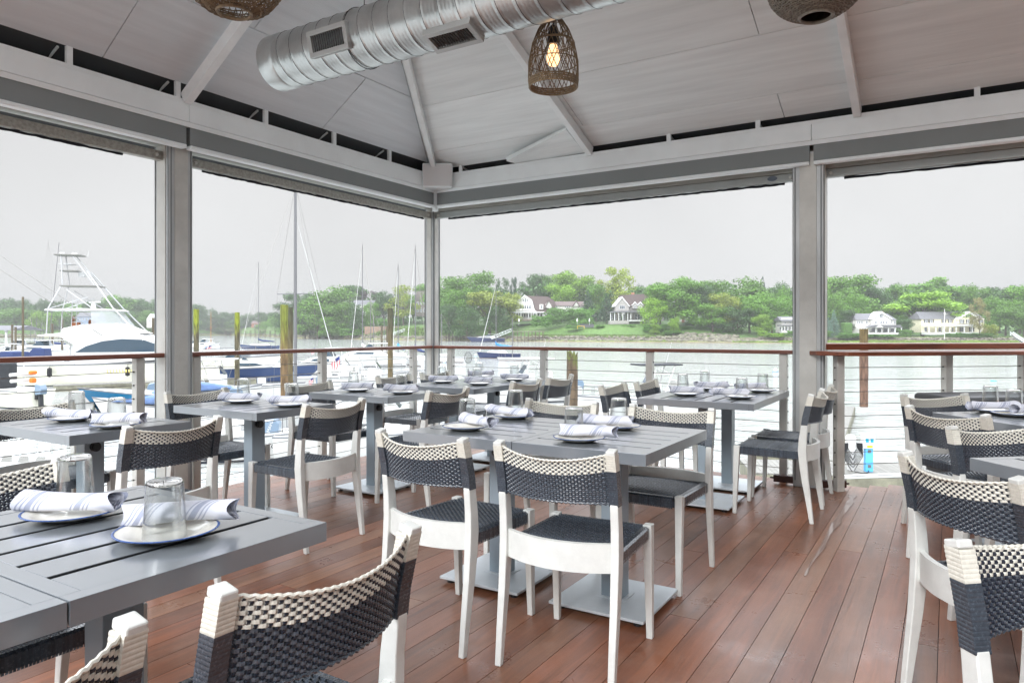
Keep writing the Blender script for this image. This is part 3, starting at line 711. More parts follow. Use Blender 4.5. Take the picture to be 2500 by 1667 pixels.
def make_chair():
    t = thing('dining_chair', 'x', 'chair')
    weave_back().build('backrest', [M_bei, M_cha, M_dk], t)
    weave_seat().build('seat', [M_bei, M_cha, M_dk], t)
    zs = [0, .06, .14, .24, .34, .42, .50, .58, .62]; zt = [.62, .70, .82]
    for s_ in (-1, 1):
        m = MB(); vs = []; fs = []; zz = [0, .08, .18, .28, .38, .46, .54, .63]
        for z in zz:
            d = .024 + .028 * max(0, 1 - abs(z - .44) / .44) ; w = .024 + .006 * min(1, z / .4)
            y = ypost(z)
            for i, j in ((-1, -1), (1, -1), (1, 1), (-1, 1)): vs.append((s_ * .217 + i * w / 2, y + j * d / 2, z))
        for k in range(len(zz) - 1):
            for c in range(4): fs.append((k * 4 + c, k * 4 + (c + 1) % 4, k * 4 + 4 + (c + 1) % 4, k * 4 + 4 + c))
        fs += [(3, 2, 1, 0), tuple((len(zz) - 1) * 4 + c for c in range(4))]
        m.add(vs, fs)
        m.box((s_ * .217, ypost(.812), .811), (.033, .037, .017), R=Matrix.Rotation(radians(13), 3, 'X'))
        m.build('leg', M_frame, t, bevel=.0035)
    for s_ in (-1, 1):
        m = MB(); m.bar((s_ * .202, .222, 0), (s_ * .200, .206, .456), .025, .025, w2=.036, h2=.040, up=(0, 1, 0)); m.build('leg', M_frame, t, bevel=.003)
    m = MB(); n = 18; vs = []; fs = []
    for j in range(n + 1):
        x = -.203 + .406 * j / n; y = -.208 - .058 * (1 - (x / .203) ** 2); 
        for dy, z in ((-.010, .388), (.010, .388), (.010, .488), (-.010, .488)): vs.append((x, y + dy, z))
    for j in range(n):
        for c in range(4): fs.append((j * 4 + c, j * 4 + 4 + c, j * 4 + 4 + (c + 1) % 4, j * 4 + (c + 1) % 4))
    m.add(vs, fs); m.build('back_rail', M_frame, t, smooth=True)
    return t
def chair(M, fwd, label, group='woven dining chairs'):
    fwd = Vector((fwd[0], fwd[1], 0)).normalized(); rz = atan2(fwd.y, fwd.x) - pi / 2
    loc = Vector((M[0], M[1], 0)) + fwd * .262
    return inst('chair', make_chair, loc, rz, label, group)
def chair_uv(u0, v0, u1, v1, label, side=1, z=.818):
    """from the two upper corners of the backrest in the photo; side=+1 when seen from behind"""
    p, q = at(u0, v0, z), at(u1, v1, z); M = (p + q) / 2; d = (q - p).normalized(); f_ = Vector((-d.y, d.x, 0)) * side
    return chair(M, f_, label)
chair_uv(924, 1047, 1135, 1071, 'chair seen from behind at the hollow of the centre double table, pedestal knob beside it')
chair_uv(1213, 1076, 1499, 1100, 'chair seen from behind, whole curved back rail visible, centre table end by the aisle')
chair((.852, 3.775), -D1, 'chair facing the viewer across the centre double table, aisle end, black seat showing')
chair((.289, 4.114), -D1, 'chair behind the centre double table, only its backrest showing above the glasses')
chair((-.44, 4.93), -D2, 'chair with its back to the aisle at the small table before the corner table')
chair((-1.013, 4.06), -D2, 'chair with its back to the aisle beside the pillar side table')
chair((-1.504, 3.16), -D2, 'chair with its back to the aisle behind the upturned glass of the front table')
chair_uv(540, 1437, 1006, 1280, 'large front chair cropped by the bottom edge, beige band sweeping up to its post cap')
chair((-.645, .80), -D2, 'chair of which only one beige corner shows at the very bottom beside the table column')
chair((-1.555, 2.06), D2, 'chair on the rail side of the front slatted table, seen through the upturned glass')
chair((-2.70, 3.95), D2, 'chair on the rail side of the second table, cut by the picture edge')
chair((-2.165, 4.85), D2, 'chair standing against the yacht side pillar, facing the aisle')
chair((-1.62, 5.63), D2, 'chair on the rail side of the table under the tall grey mast')
chair((-1.10, 6.56), D2, 'chair on the rail side of the corner double table, further from the corner pillar')
chair((-.77, 7.08), D2, 'chair tucked next to the corner pillar, facing the aisle')
chair((.125, 5.82), -D2, 'back-to-aisle chair at the corner double table, closer to the centre table')
chair((.44, 6.38), -D2, 'chair with its back to the aisle in front of the broken piling')
chair((.77, 5.41), D2, 'chair facing the aisle at the rail double table, hidden seat, closer to the centre table')
chair((1.10, 5.81), D2, 'chair facing the aisle at the rail double table, closer to the water')
chair(ab(-.735, 5.02), -D2, 'chair seen from the side at the rail double table, whole black seat visible')
chair(ab(-.745, 5.56), -D2, 'chair seen from the side between the bar pillar and another side-on chair')
chair((1.35, 2.15), (.985, .168), 'big chair by the aisle with its long curved backrest, beside the cropped dark chair')
chair((1.075, 1.40), (.16, -.987), 'front corner chair cropped by the bottom edge with wide wound post')
chair((2.07, 3.02), (.16, -.987), 'dark backed chair behind the bare slatted table under the bar counter')
chair((2.206, 3.60), (.95, .31), 'chair by the bar side table showing its seat and rail from behind')
chair((2.70, 4.52), (.16, -.987), 'chair behind the bar side table with a dark bin just beyond it')

# ------------------------------------------------------------------ tables  (local x: the .6 side with the slats, local y: the .8 side)
TZ = .75
def make_table():
    t = thing('slatted_table', 'x', 'table'); A, B = .598, .798; fw = .038
    m = MB()
    m.bb(-A / 2, A / 2, -B / 2, -B / 2 + fw, TZ - .046, TZ); m.bb(-A / 2, A / 2, B / 2 - fw, B / 2, TZ - .046, TZ)
    m.bb(-A / 2, -A / 2 + fw, -B / 2 + fw + .0008, B / 2 - fw - .0008, TZ - .0458, TZ - .0003); m.bb(A / 2 - fw, A / 2, -B / 2 + fw + .0008, B / 2 - fw - .0008, TZ - .0458, TZ - .0003)
    n = 6; inn = B - 2 * fw
    for i in range(n):
        c = -inn / 2 + inn * (i + .5) / n; w = inn / n - (.0165 if 0 < i < n - 1 else .0105)
        sh = 0 if 0 < i < n - 1 else (-.0042 if i == 0 else .0042)
        m.bb(-A / 2 + fw + .0012, A / 2 - fw - .0012, c - w / 2 + sh, c + w / 2 + sh, TZ - .0028, TZ - .0007)
        m.bb(-A / 2 + fw + .002, A / 2 - fw - .002, c - w / 2 + sh + .0008, c + w / 2 + sh - .0008, TZ - .018, TZ - .0030, 1)  # black slat flanks put the shade of the slots into the colour
    m.build('tabletop', [M_tabtop, M_slotshade], t, bevel=.0008)
    m = MB(); m.bb(-A / 2 + .02, A / 2 - .02, -B / 2 + .02, B / 2 - .02, TZ - .0455, TZ - .040); m.build('slot_backing', M_slotshade, t)  # near-black sheet added under the slats so the slots look shaded
    m = MB(); m.bb(-.05, .05, -.04, .04, .034, TZ - .041); m.build('column', M_tabcol, t, bevel=.003)
    m = MB()
    for sx in (-1, 1): m.bb(sx * .12 - .02, sx * .12 + .02, -.22, .22, TZ - .066, TZ - .0405)
    m.build('crossbar', M_tabcol, t)
    m = MB(); m.tube((0, -.040, .630), (0, -.060, .630), .024, 20); m.tube((0, -.060, .630), (0, -.065, .630), .018, 20); m.build('knob', M_black, t, smooth=True)
    m = MB(); m.bb(-.22, .22, -.22, .22, .022, .034); m.bb(-.07, .07, -.06, .06, .034, .037); m.build('base_plate', M_base, t, bevel=.002)
    for sx in (-1, 1):
        for sy in (-1, 1):
            m = MB(); m.tube((sx * .18, sy * .18, 0), (sx * .18, sy * .18, .008), .018, 12); m.tube((sx * .18, sy * .18, .008), (sx * .18, sy * .18, .022), .006, 8); m.build('glide', M_black, t)
    return t
def table(c, ux, label, flip=0):
    """ux: world direction of the slats"""
    rz = atan2(ux.y, ux.x) + (pi if flip else 0)
    return inst('table', make_table, Vector((c[0], c[1], 0)), rz, label, 'slatted grey restaurant tables')
# centre double table
cT2 = Vector((.509, 2.685, 0)) - D2 * .3 + D1 * .4; cT1 = cT2 - D2 * .602
table(cT2, D2, 'aisle half of the centre double table, laid for two'); table(cT1, D2, 'rail half of the centre double table, round black knob on its column')
# front pair
cF1 = Vector((-.455, 1.74, 0)) - D1 * .3 - D2 * .4; cF2 = cF1 - D1 * .602
table(cF1, D1, 'front slatted table with two place settings, closest to the viewer'); table(cF2, D1, 'slatted table joined to the front one, mostly outside the picture')
cG = Vector((-1.985, 3.167, 0)) + D1 * .3 - D2 * .4; table(cG, D1, 'second small table along the yacht side rail')
cH = Vector((-1.463, 4.05, 0)) + D1 * .3 - D2 * .4; table(cH, D1, 'small table level with the yacht side pillar')
cI = Vector((-.88, 5.0, 0)) + D1 * .3 - D2 * .4; table(cI, D1, 'small table between the pillar side table and the corner double table')
cJ1 = Vector((-.31, 5.73, 0)) + D1 * .3 - D2 * .4; cJ2 = cJ1 + D1 * .602
table(cJ1, D1, 'closer half of the double table by the corner pillar'); table(cJ2, D1, 'far half of the double table by the corner pillar')
cK1 = Vector((1.55, 4.56, 0)) + D1 * .3 - D2 * .39; cK2 = cK1 + D1 * .602
table(cK1, D1, 'closer half of the double table beside the two side-on chairs'); table(cK2, D1, 'far half of the double table at the sailboat side rail')
cM = Vector((1.698, 2.624, 0)) + E2 * .4 - E1 * .3; table(cM, E1, 'bare slatted table cut by the picture edge, dark backed chair behind it')
cL = Vector((2.435, 4.095, 0)) + E2 * .4 - E1 * .3; table(cL, E1, 'slatted table below the bar counter laid with rolled napkins')

# ------------------------------------------------------------------ place settings
def napkin_mat():
    m = bpy.data.materials.new('striped_linen'); m.use_nodes = True; t = m.node_tree; b = t.nodes['Principled BSDF']; L = t.links.new
    b.inputs['Roughness'].default_value = .85; b.inputs['Sheen Weight'].default_value = .2
    uv = t.nodes.new('ShaderNodeUVMap'); sp_ = t.nodes.new('ShaderNodeSeparateXYZ'); L(uv.outputs[0], sp_.inputs[0])
    r_ = t.nodes.new('ShaderNodeValToRGB'); r_.color_ramp.interpolation = 'CONSTANT'; e = r_.color_ramp.elements
    wcol = (.64, .65, .72, 1); st = (*srgb(158, 163, 182), 1)
    stops = [(0, wcol), (.10, st), (.115, wcol), (.14, st), (.155, wcol), (.18, st), (.235, wcol), (.26, st), (.275, wcol), (.30, st), (.315, wcol), (.60, wcol), (.62, st), (.635, wcol), (.66, st), (.72, wcol), (.745, st), (.76, wcol), (.785, st), (.8, wcol)]
    while len(e) > 1: e.remove(e[0])
    e[0].position = 0; e[0].color = stops[0][1]
    for p, c in stops[1:]: x = e.new(p); x.color = c
    L(sp_.outputs[0], r_.inputs[0]); L(r_.outputs[0], b.inputs['Base Color'])
    co = t.nodes.new('ShaderNodeTexCoord'); n = t.nodes.new('ShaderNodeTexNoise'); n.inputs['Scale'].default_value = 28; n.inputs['Detail'].default_value = 4; L(co.outputs['Object'], n.inputs['Vector'])
    bp = t.nodes.new('ShaderNodeBump'); bp.inputs['Strength'].default_value = .5; bp.inputs['Distance'].default_value = .006; L(n.outputs[0], bp.inputs['Height']); L(bp.outputs[0], b.inputs['Normal'])
    return m
M_nap = napkin_mat()
def napkin_mesh(seed, Ln=.255, R=.0285):
    rg = random.Random(seed); n = 40; turns = 3.1; na = 72; vs = []; fs = []; uvs = []
    p1, p2, p3, p4 = [rg.uniform(0, 6) for _ in range(4)]
    for i in range(n + 1):
        k = i / n; x = (k - .5) * Ln; g_ = R * (1 + .10 * sin(3.2 * k + p1) + .22 * abs(k - .5) ** 2 * 4 * (1 if rg else 1)) ; dy = .006 * sin(2.5 * k + p2); dz = .002 * sin(5 * k + p3)
        for j in range(na + 1):
            q = j / na; w = q * turns * 2 * pi; rr = g_ * (.30 + .70 * q) * (1 + .05 * sin(3 * w + p4 + 5 * k))
            sk = .018 * (q - 1) * (1 if k > .5 else -1) * abs(2 * k - 1) ** 3
            endw = .010 * sin(2 * w + p2) * abs(2 * k - 1) ** 4 * (1 if k > .5 else -1)
            vs.append((x + sk + endw, dy + rr * cos(w), max(-R * .86, dz + rr * sin(w) * .88))); uvs.append((x / .26 + .5 + w * .028 / .26 * .55 - .9, q))
    for i in range(n):
        for j in range(na): a = i * (na + 1) + j; fs.append((a, a + 1, a + na + 2, a + na + 1))
    me = bpy.data.meshes.new('napkin'); me.from_pydata(vs, [], fs); ul = me.uv_layers.new(name='UVMap')
    for li, l in enumerate(me.loops): u_, v_ = uvs[l.vertex_index]; ul.data[li].uv = (u_, v_)
    me.polygons.foreach_set('use_smooth', [True] * len(me.polygons)); me.materials.append(M_nap)
    # the ramp needs 0..1: wrap per face
    for p in me.polygons:
        us = [ul.data[li].uv[0] for li in p.loop_indices]; base = math.floor(min(us))
        for li in p.loop_indices: ul.data[li].uv[0] = ul.data[li].uv[0] - base
    return me
NAPS = [napkin_mesh(s_) for s_ in (1, 4, 9)]
def make_plate():
    t = thing('plate', 'x', 'plate')
    m = MB(); m.lathe([(.0005, .004), (.055, .004), (.062, .005), (.085, .013), (.1075, .019), (.1095, .0185), (.108, .0165), (.086, .0095), (.064, .001), (.058, 0), (.0005, 0)], 56); m.build('dish', M_plate, t, smooth=True)
    m = MB(); m.lathe([(.1065, .0194), (.110, .0202), (.1125, .0190), (.1115, .0172), (.1075, .0170)], 56, closed=True); m.build('blue_rim', M_rim, t, smooth=True)
    return t
def make_glass():
    m = MB()
    m.lathe([(.0400, .121), (.0405, .110), (.0468, .002), (.0462, 0), (.0448, .001), (.0387, .110), (.0365, .1175)], 40)
    o = m.build('tumbler', M_glass, smooth=True); o['category'] = 'glass'
    m = MB(); m.lathe([(.0005, .130), (.030, .1305), (.0365, .1285), (.0397, .1215), (.0362, .1178), (.0300, .1172), (.0005, .1172)], 32, closed=True); m.build('heavy_base', M_solid, o, smooth=True)
    return o
def setting(u, v, gu, gv, nang, noff, label, pz=TZ, seed=0):
    """plate centre from (u,v); glass centre from (gu,gv) on the plate or table; napkin angle (world deg) and offset from plate centre"""
    P_ = at(u, v, pz + .012); pl = inst('plate', make_plate, (P_.x, P_.y, pz + .0003), seed, 'cream plate with blue rim ' + label, 'blue rimmed plates')
    me = NAPS[seed % 3]; key = 'nap%d' % (seed % 3)
    o = bpy.data.objects.new('rolled_napkin', me); COL.objects.link(o)
    o.location = (P_.x + noff[0], P_.y + noff[1], pz + .0195 + .0245); o.rotation_euler = (radians(0), radians((seed * 37 % 5) - 2), radians(nang))
    tag(o, 'rolled blue striped napkin ' + label, 'napkin', 'striped rolled napkins')
    G_ = at(gu, gv, pz + .006); dist = (G_ - P_).length
    zz = pz + (.0045 if dist < .05 else .0135 if dist < .095 else .0008)
    g_ = inst('glass', make_glass, (G_.x, G_.y, zz), seed, 'upturned clear glass ' + label, 'upturned glasses')
# front table
setting(408, 1297, 402, 1308, 3, (.005, .055), 'on the front table, aisle side', seed=0)
setting(176, 1250, 184, 1222, -4, (0, -.015), 'on the front table, rail side', seed=1)
setting(176, 1021, 187, 1008, -3, (0, -.02), 'on the second table, rail side', seed=2)
setting(282, 1037, 285, 1030, -1, (.0, .03), 'on the second table, aisle side', seed=3)
setting(588, 978, 594, 966, 6, (.0, -.02), 'on the pillar side table, rail side', seed=4)
setting(708, 987, 713, 983, 2, (-.02, .04), 'on the pillar side table, aisle side', seed=5)
setting(873, 951, 863, 944, 4, (.0, -.01), 'on the table under the mast, rail side', seed=6)
setting(984, 957, 980, 953, 3, (-.02, .03), 'on the table under the mast, aisle side', seed=7)
setting(1082, 931, 1078, 926, 2, (.0, -.01), 'on the corner double table, near end on the rail side', seed=8)
setting(1170, 936, 1165, 932, -2, (-.01, .02), 'on the corner double table, near end on the aisle side', seed=9)
setting(1174, 918, 1170, 913, 2, (.0, 0), 'on the corner double table, far end on the rail side', seed=10)
setting(1256, 926, 1256, 921, -6, (.0, .0), 'on the corner double table, far end on the aisle side', seed=11)
setting(1675, 961, 1667, 951, -8, (.0, -.02), 'on the rail double table, near the facing chair', seed=12)
setting(1740, 948, 1721, 940, -2, (-.01, -.01), 'on the rail double table, water end by the facing chair', seed=13)
setting(1807, 968, 1811, 964, 4, (-.06, .05), 'on the rail double table, near the side-on chair', seed=14)
setting(1858, 953, 1862, 949, 8, (-.07, .03), 'on the rail double table, water end by the side-on chair', seed=15)
setting(1137, 1042, 1141, 1033, -55, (.055, .02), 'on the centre table, rail half by the knob', seed=16)
setting(1255, 1015, 1259, 1004, -28, (-.03, -.02), 'on the centre table, rail half by the facing chair', seed=17)
setting(1414, 1069, 1401, 1062, -28, (.04, .01), 'on the centre table, aisle half closest to the viewer', seed=18)
setting(1507, 1040, 1511, 1031, -14, (-.06, .0), 'on the centre table, aisle half by the facing chair', seed=19)
setting(2423, 1001, 2418, 990, -3, (-.01, -.02), 'on the bar side table, far setting', seed=20)
setting(2476, 1010, 2476, 1003, 10, (.10, .0), 'on the bar side table, nearer setting', seed=21)

# dark bin and a puddle on the wet boards
t = thing('deck_bin', 'dark charcoal plastic storage bin with lid behind the bar side table', 'storage bin', Vector((3.62, 5.15, 0)), ANGE)
m = MB(); m.bb(-.55, .75, -.15, .17, .0, .70); m.build('body', mat('bin_plastic', srgb(72, 74, 76), .5, var=.15, vscale=8), t, bevel=.03)
m = MB(); m.bb(-.62, .8, -.19, .20, .705, .765); m.build('lid', MATS['bin_plastic'], t, bevel=.025)
M_pud = mat('puddle_water', srgb(150, 130, 122), .03, spec=.9)
def puddle(pts, label, z=.0035):
    m = MB(); n = len(pts); m.add([Vector((p[0], p[1], z)) for p in pts], [tuple(range(n))]); o = m.build('puddle', M_pud)
    o['kind'] = 'structure'; return o
rg = random.Random(2); pts = []
for (b_, a_, w) in [(-.60, 5.80, .06), (-.59, 5.5, .05), (-.60, 5.2, .045), (-.60, 4.9, .05), (-.61, 4.6, .04), (-.60, 4.3, .032), (-.61, 4.0, .022), (-.605, 3.7, .010)]: pts.append((b_, a_, w))
fine = []
for i in range(len(pts) - 1):
    for k in range(5):
        q = k / 5; b_, a_, w = [pts[i][j] * (1 - q) + pts[i + 1][j] * q for j in range(3)]; fine.append((b_, a_, w * .45 * rg.uniform(.6, 1.3)))
puddle([ab(b_ - w, a_) for b_, a_, w in fine] + [ab(b_ + w * .8, a_) for b_, a_, w in fine[::-1]], '')
0 and puddle([at(u, v, .0035) for u, v in ((2062, 1190), (2130, 1184), (2300, 1180), (2500, 1176), (2500, 1225), (2330, 1214), (2240, 1218), (2180, 1210), (2150, 1214), (2110, 1206), (2062, 1212))], '')
0 and puddle([at(u, v, .0035) for u, v in ((1750, 1285), (1800, 1262), (1850, 1242), (1900, 1216), (1905, 1228), (1872, 1250), (1822, 1274), (1775, 1293))], '')
# ------------------------------------------------------------------ far shore: terrain
SH = [(-1500, 330), (-900, 400), (-300, 455), (150, 470), (400, 520), (480, 660), (560, 690), (640, 600), (690, 440), (760, 405), (900, 355), (1080, 316), (1300, 290), (1500, 272), (1900, 250), (2500, 246), (3200, 235), (4500, 210)]
def shore(u):
    if u <= SH[0][0]: return SH[0][1]
    for (a, da), (b_, db) in zip(SH, SH[1:]):
        if u <= b_: return da + (db - da) * (u - a) / (b_ - a)
    return SH[-1][1]
def flat(u): return 1 if u < 1700 else max(.0, 1 - (u - 1700) / 180) if u < 1880 else 0.0
def lerp(tab, s_):
    if s_ <= tab[0][0]: return tab[0][1]
    for (a, ya), (b_, yb) in zip(tab, tab[1:]):
        if s_ <= b_: return ya + (yb - ya) * (s_ - a) / (b_ - a)
    return tab[-1][1]
PH = [(-6, -4.2), (0, -3.25), (3, -2.9), (7, -2.55), (8.5, -1.35), (12, -.9), (20, 1.2), (30, 4.0), (60, 5.5), (120, 8), (260, 13), (700, 22)]
PL = [(-6, -4.2), (0, -3.25), (4, -2.9), (12, -2.55), (13, -1.65), (16, -1.3), (26, -1.2), (45, -.8), (90, 1.0), (200, 6), (700, 20)]
def gz(u, s_):
    k = flat(u); return lerp(PH, s_) * k + lerp(PL, s_) * (1 - k)
def ground(u, d): return gz(u, d - shore(u))
us = list(range(-1000, 3501, 20)); ss = [-6, -2, 0, 1.5, 3, 5, 7, 8, 8.6, 10, 12, 13, 14, 17, 20, 25, 30, 38, 48, 60, 80, 110, 150, 220, 350]
rg = random.Random(11); vs = []; fs = []
for u in us:
    for s_ in ss:
        d = shore(u) + s_ + (rg.uniform(-.6, .6) if s_ < 20 else 0); z = gz(u, s_) + (rg.uniform(-.18, .22) if -2 < s_ < 30 else 0)
        vs.append(((u - CU) / F * d, d, z))
nn = len(ss)
for i in range(len(us) - 1):
    for j in range(nn - 1): a = i * nn + j; fs.append((a, a + nn, a + nn + 1, a + 1))
def shore_mat():
    m = bpy.data.materials.new('shore_ground'); m.use_nodes = True; t = m.node_tree; b = t.nodes['Principled BSDF']; L = t.links.new; b.inputs['Roughness'].default_value = .9
    g_ = t.nodes.new('ShaderNodeNewGeometry'); s_ = t.nodes.new('ShaderNodeSeparateXYZ'); L(g_.outputs['Position'], s_.inputs[0])
    n = t.nodes.new('ShaderNodeTexNoise'); n.inputs['Scale'].default_value = .25; n.inputs['Detail'].default_value = 8; n.inputs['Roughness'].default_value = .7; L(g_.outputs['Position'], n.inputs['Vector'])
    a_ = t.nodes.new('ShaderNodeMath'); a_.operation = 'MULTIPLY_ADD'; a_.inputs[1].default_value = 1.6; a_.inputs[2].default_value = -.8; L(n.outputs[0], a_.inputs[0])
    ad = t.nodes.new('ShaderNodeMath'); L(s_.outputs['Z'], ad.inputs[0]); L(a_.outputs[0], ad.inputs[1])
    mr_ = t.nodes.new('ShaderNodeMapRange'); mr_.inputs[1].default_value = -3.4; mr_.inputs[2].default_value = 6; L(ad.outputs[0], mr_.inputs[0])
    r_ = t.nodes.new('ShaderNodeValToRGB'); e = r_.color_ramp.elements
    st = [(0, srgb(96, 88, 66)), (.05, srgb(120, 108, 84)), (.085, srgb(124, 140, 74)), (.13, srgb(112, 128, 60)), (.16, srgb(106, 98, 86)), (.215, srgb(112, 104, 92)), (.245, srgb(78, 108, 50)), (.6, srgb(92, 124, 58)), (1, srgb(60, 84, 40))]
    e[0].position = 0; e[0].color = (*st[0][1], 1); e[1].position = 1; e[1].color = (*st[-1][1], 1)
    for p, c in st[1:-1]: x = e.new(p); x.color = (*c, 1)
    L(mr_.outputs[0], r_.inputs[0])
    n2 = t.nodes.new('ShaderNodeTexNoise'); n2.inputs['Scale'].default_value = 1.6; n2.inputs['Detail'].default_value = 6; L(g_.outputs['Position'], n2.inputs['Vector'])
    m2 = t.nodes.new('ShaderNodeMapRange'); m2.inputs[1].default_value = .3; m2.inputs[2].default_value = .7; m2.inputs[3].default_value = .55; m2.inputs[4].default_value = 1.4; L(n2.outputs[0], m2.inputs[0])
    vm = t.nodes.new('ShaderNodeVectorMath'); vm.operation = 'SCALE'; L(r_.outputs[0], vm.inputs[0]); L(m2.outputs[0], vm.inputs['Scale']); L(vm.outputs[0], b.inputs['Base Color'])
    return m
m = MB(); m.add(vs, fs); tag(m.build('shore_terrain', shore_mat()), kind='structure')
# shoreline rocks as one mass
def rocks(name, n, urange, srange, seed, size=(.3, 1.0), col=None):
    rg = random.Random(seed); m = MB()
    for _ in range(n):
        u = rg.uniform(*urange); s_ = rg.uniform(*srange); d = shore(u) + s_; z = gz(u, s_); r_ = rg.uniform(*size)
        pts = []; nn_ = 5
        c = Vector(((u - CU) / F * d, d, z)); prof = [(.6, -.3), (1, .15), (.65, .6)]
        vv = [c + Vector((r_ * a * cos(k * 2 * pi / 5) * rg.uniform(.7, 1.3), r_ * a * sin(k * 2 * pi / 5) * rg.uniform(.7, 1.2), r_ * b_ * rg.uniform(.7, 1.2))) for a, b_ in prof for k in range(5)] + [c + Vector((0, 0, r_ * .75))]
        ff = [(i * 5 + k, i * 5 + (k + 1) % 5, i * 5 + 5 + (k + 1) % 5, i * 5 + 5 + k) for i in range(2) for k in range(5)] + [(10 + k, 10 + (k + 1) % 5, 15) for k in range(5)]
        m.add(vv, ff)
    return tag(m.build(name, col or mat('shore_rock', srgb(112, 108, 94), .9, var=.35, vscale=.7, island=.35)), kind='stuff')
rocks('rocks', 1500, (600, 1900), (5, 9), 1); rocks('rocks', 230, (1640, 1800), (6, 16), 2, (.4, 1.4)); rocks('rocks', 900, (1850, 2700), (12, 14), 3, (.3, .8)); rocks('rocks', 500, (-300, 480), (3, 12), 4)
def grass(name, n, urange, srange, seed, h, col):
    rg = random.Random(seed); m = MB()
    for _ in range(n):
        u = rg.uniform(*urange); s_ = rg.uniform(*srange); d = shore(u) + s_; z = gz(u, s_) - .1; c = Vector(((u - CU) / F * d, d, z)); w = rg.uniform(.15, .5); hh = h * rg.uniform(.5, 1.2); a = rg.uniform(0, pi)
        o_ = Vector((cos(a) * w, sin(a) * w, 0)); m.add([c - o_, c + o_, c + o_ * .8 + Vector((rg.uniform(-.2, .2), 0, hh)), c - o_ * .6 + Vector((0, 0, hh * .8))], [(0, 1, 2, 3)])
    return tag(m.build(name, col), kind='stuff')
M_marsh = mat('marsh_grass', srgb(112, 136, 58), .8, var=.3, vscale=.2, island=.3); M_bank = mat('bank_grass', srgb(96, 118, 58), .8, var=.3, vscale=.2, island=.35)
grass('marsh_grass', 9000, (1790, 2560), (3, 11.5), 5, .5, M_marsh); grass('bank_grass', 7000, (1290, 1750), (8.6, 13), 6, .7, M_bank); grass('bank_grass', 2500, (1300, 1700), (4.5, 7), 7, .35, M_marsh); grass('bank_grass', 4000, (700, 1100), (10, 24), 8, 1.4, M_bank)
grass('bank_grass', 4000, (1850, 2600), (13.5, 18), 9, .6, M_bank)

# ------------------------------------------------------------------ trees
def leaf_mat(name, c):
    m = bpy.data.materials.new(name); m.use_nodes = True; t = m.node_tree; b = t.nodes['Principled BSDF']; L = t.links.new
    b.inputs['Roughness'].default_value = .6
    g_ = t.nodes.new('ShaderNodeNewGeometry'); oi = t.nodes.new('ShaderNodeObjectInfo')
    r_ = t.nodes.new('ShaderNodeValToRGB'); e = r_.color_ramp.elements; e[0].color = (*[x * .72 for x in c], 1); e[1].color = (*[min(1, x * 1.3) for x in c], 1); L(g_.outputs['Random Per Island'], r_.inputs[0])
    m1 = t.nodes.new('ShaderNodeMapRange'); m1.inputs[3].default_value = .8; m1.inputs[4].default_value = 1.2; L(oi.outputs['Random'], m1.inputs[0])
    vm = t.nodes.new('ShaderNodeVectorMath'); vm.operation = 'SCALE'; L(r_.outputs[0], vm.inputs[0]); L(m1.outputs[0], vm.inputs['Scale']); L(vm.outputs[0], b.inputs['Base Color'])
    tr = t.nodes.new('ShaderNodeBsdfTranslucent'); L(vm.outputs[0], tr.inputs[0]); mx_ = t.nodes.new('ShaderNodeMixShader'); mx_.inputs[0].default_value = .2
    L(b.outputs[0], mx_.inputs[1]); L(tr.outputs[0], mx_.inputs[2]); L(mx_.outputs[0], t.nodes['Material Output'].inputs[0])
    return m
LM = {'mid': leaf_mat('leaf_mid_green', srgb(92, 134, 42)), 'bright': leaf_mat('leaf_bright_green', srgb(120, 158, 44)), 'yellow': leaf_mat('leaf_yellow_green', srgb(134, 150, 52)),
      'dark': leaf_mat('leaf_dark_green', srgb(62, 96, 44)), 'conifer': leaf_mat('needle_green', srgb(44, 72, 46)), 'blue': leaf_mat('needle_blue', srgb(104, 134, 118)), 'red': leaf_mat('leaf_reddish', srgb(138, 134, 84)), 'hedge': leaf_mat('leaf_hedge', srgb(84, 128, 44)), 'purple': leaf_mat('leaf_purple', srgb(70, 56, 60))}
M_bark = mat('bark', srgb(84, 74, 62), .9, var=.3, vscale=3)
CROWNS = {}
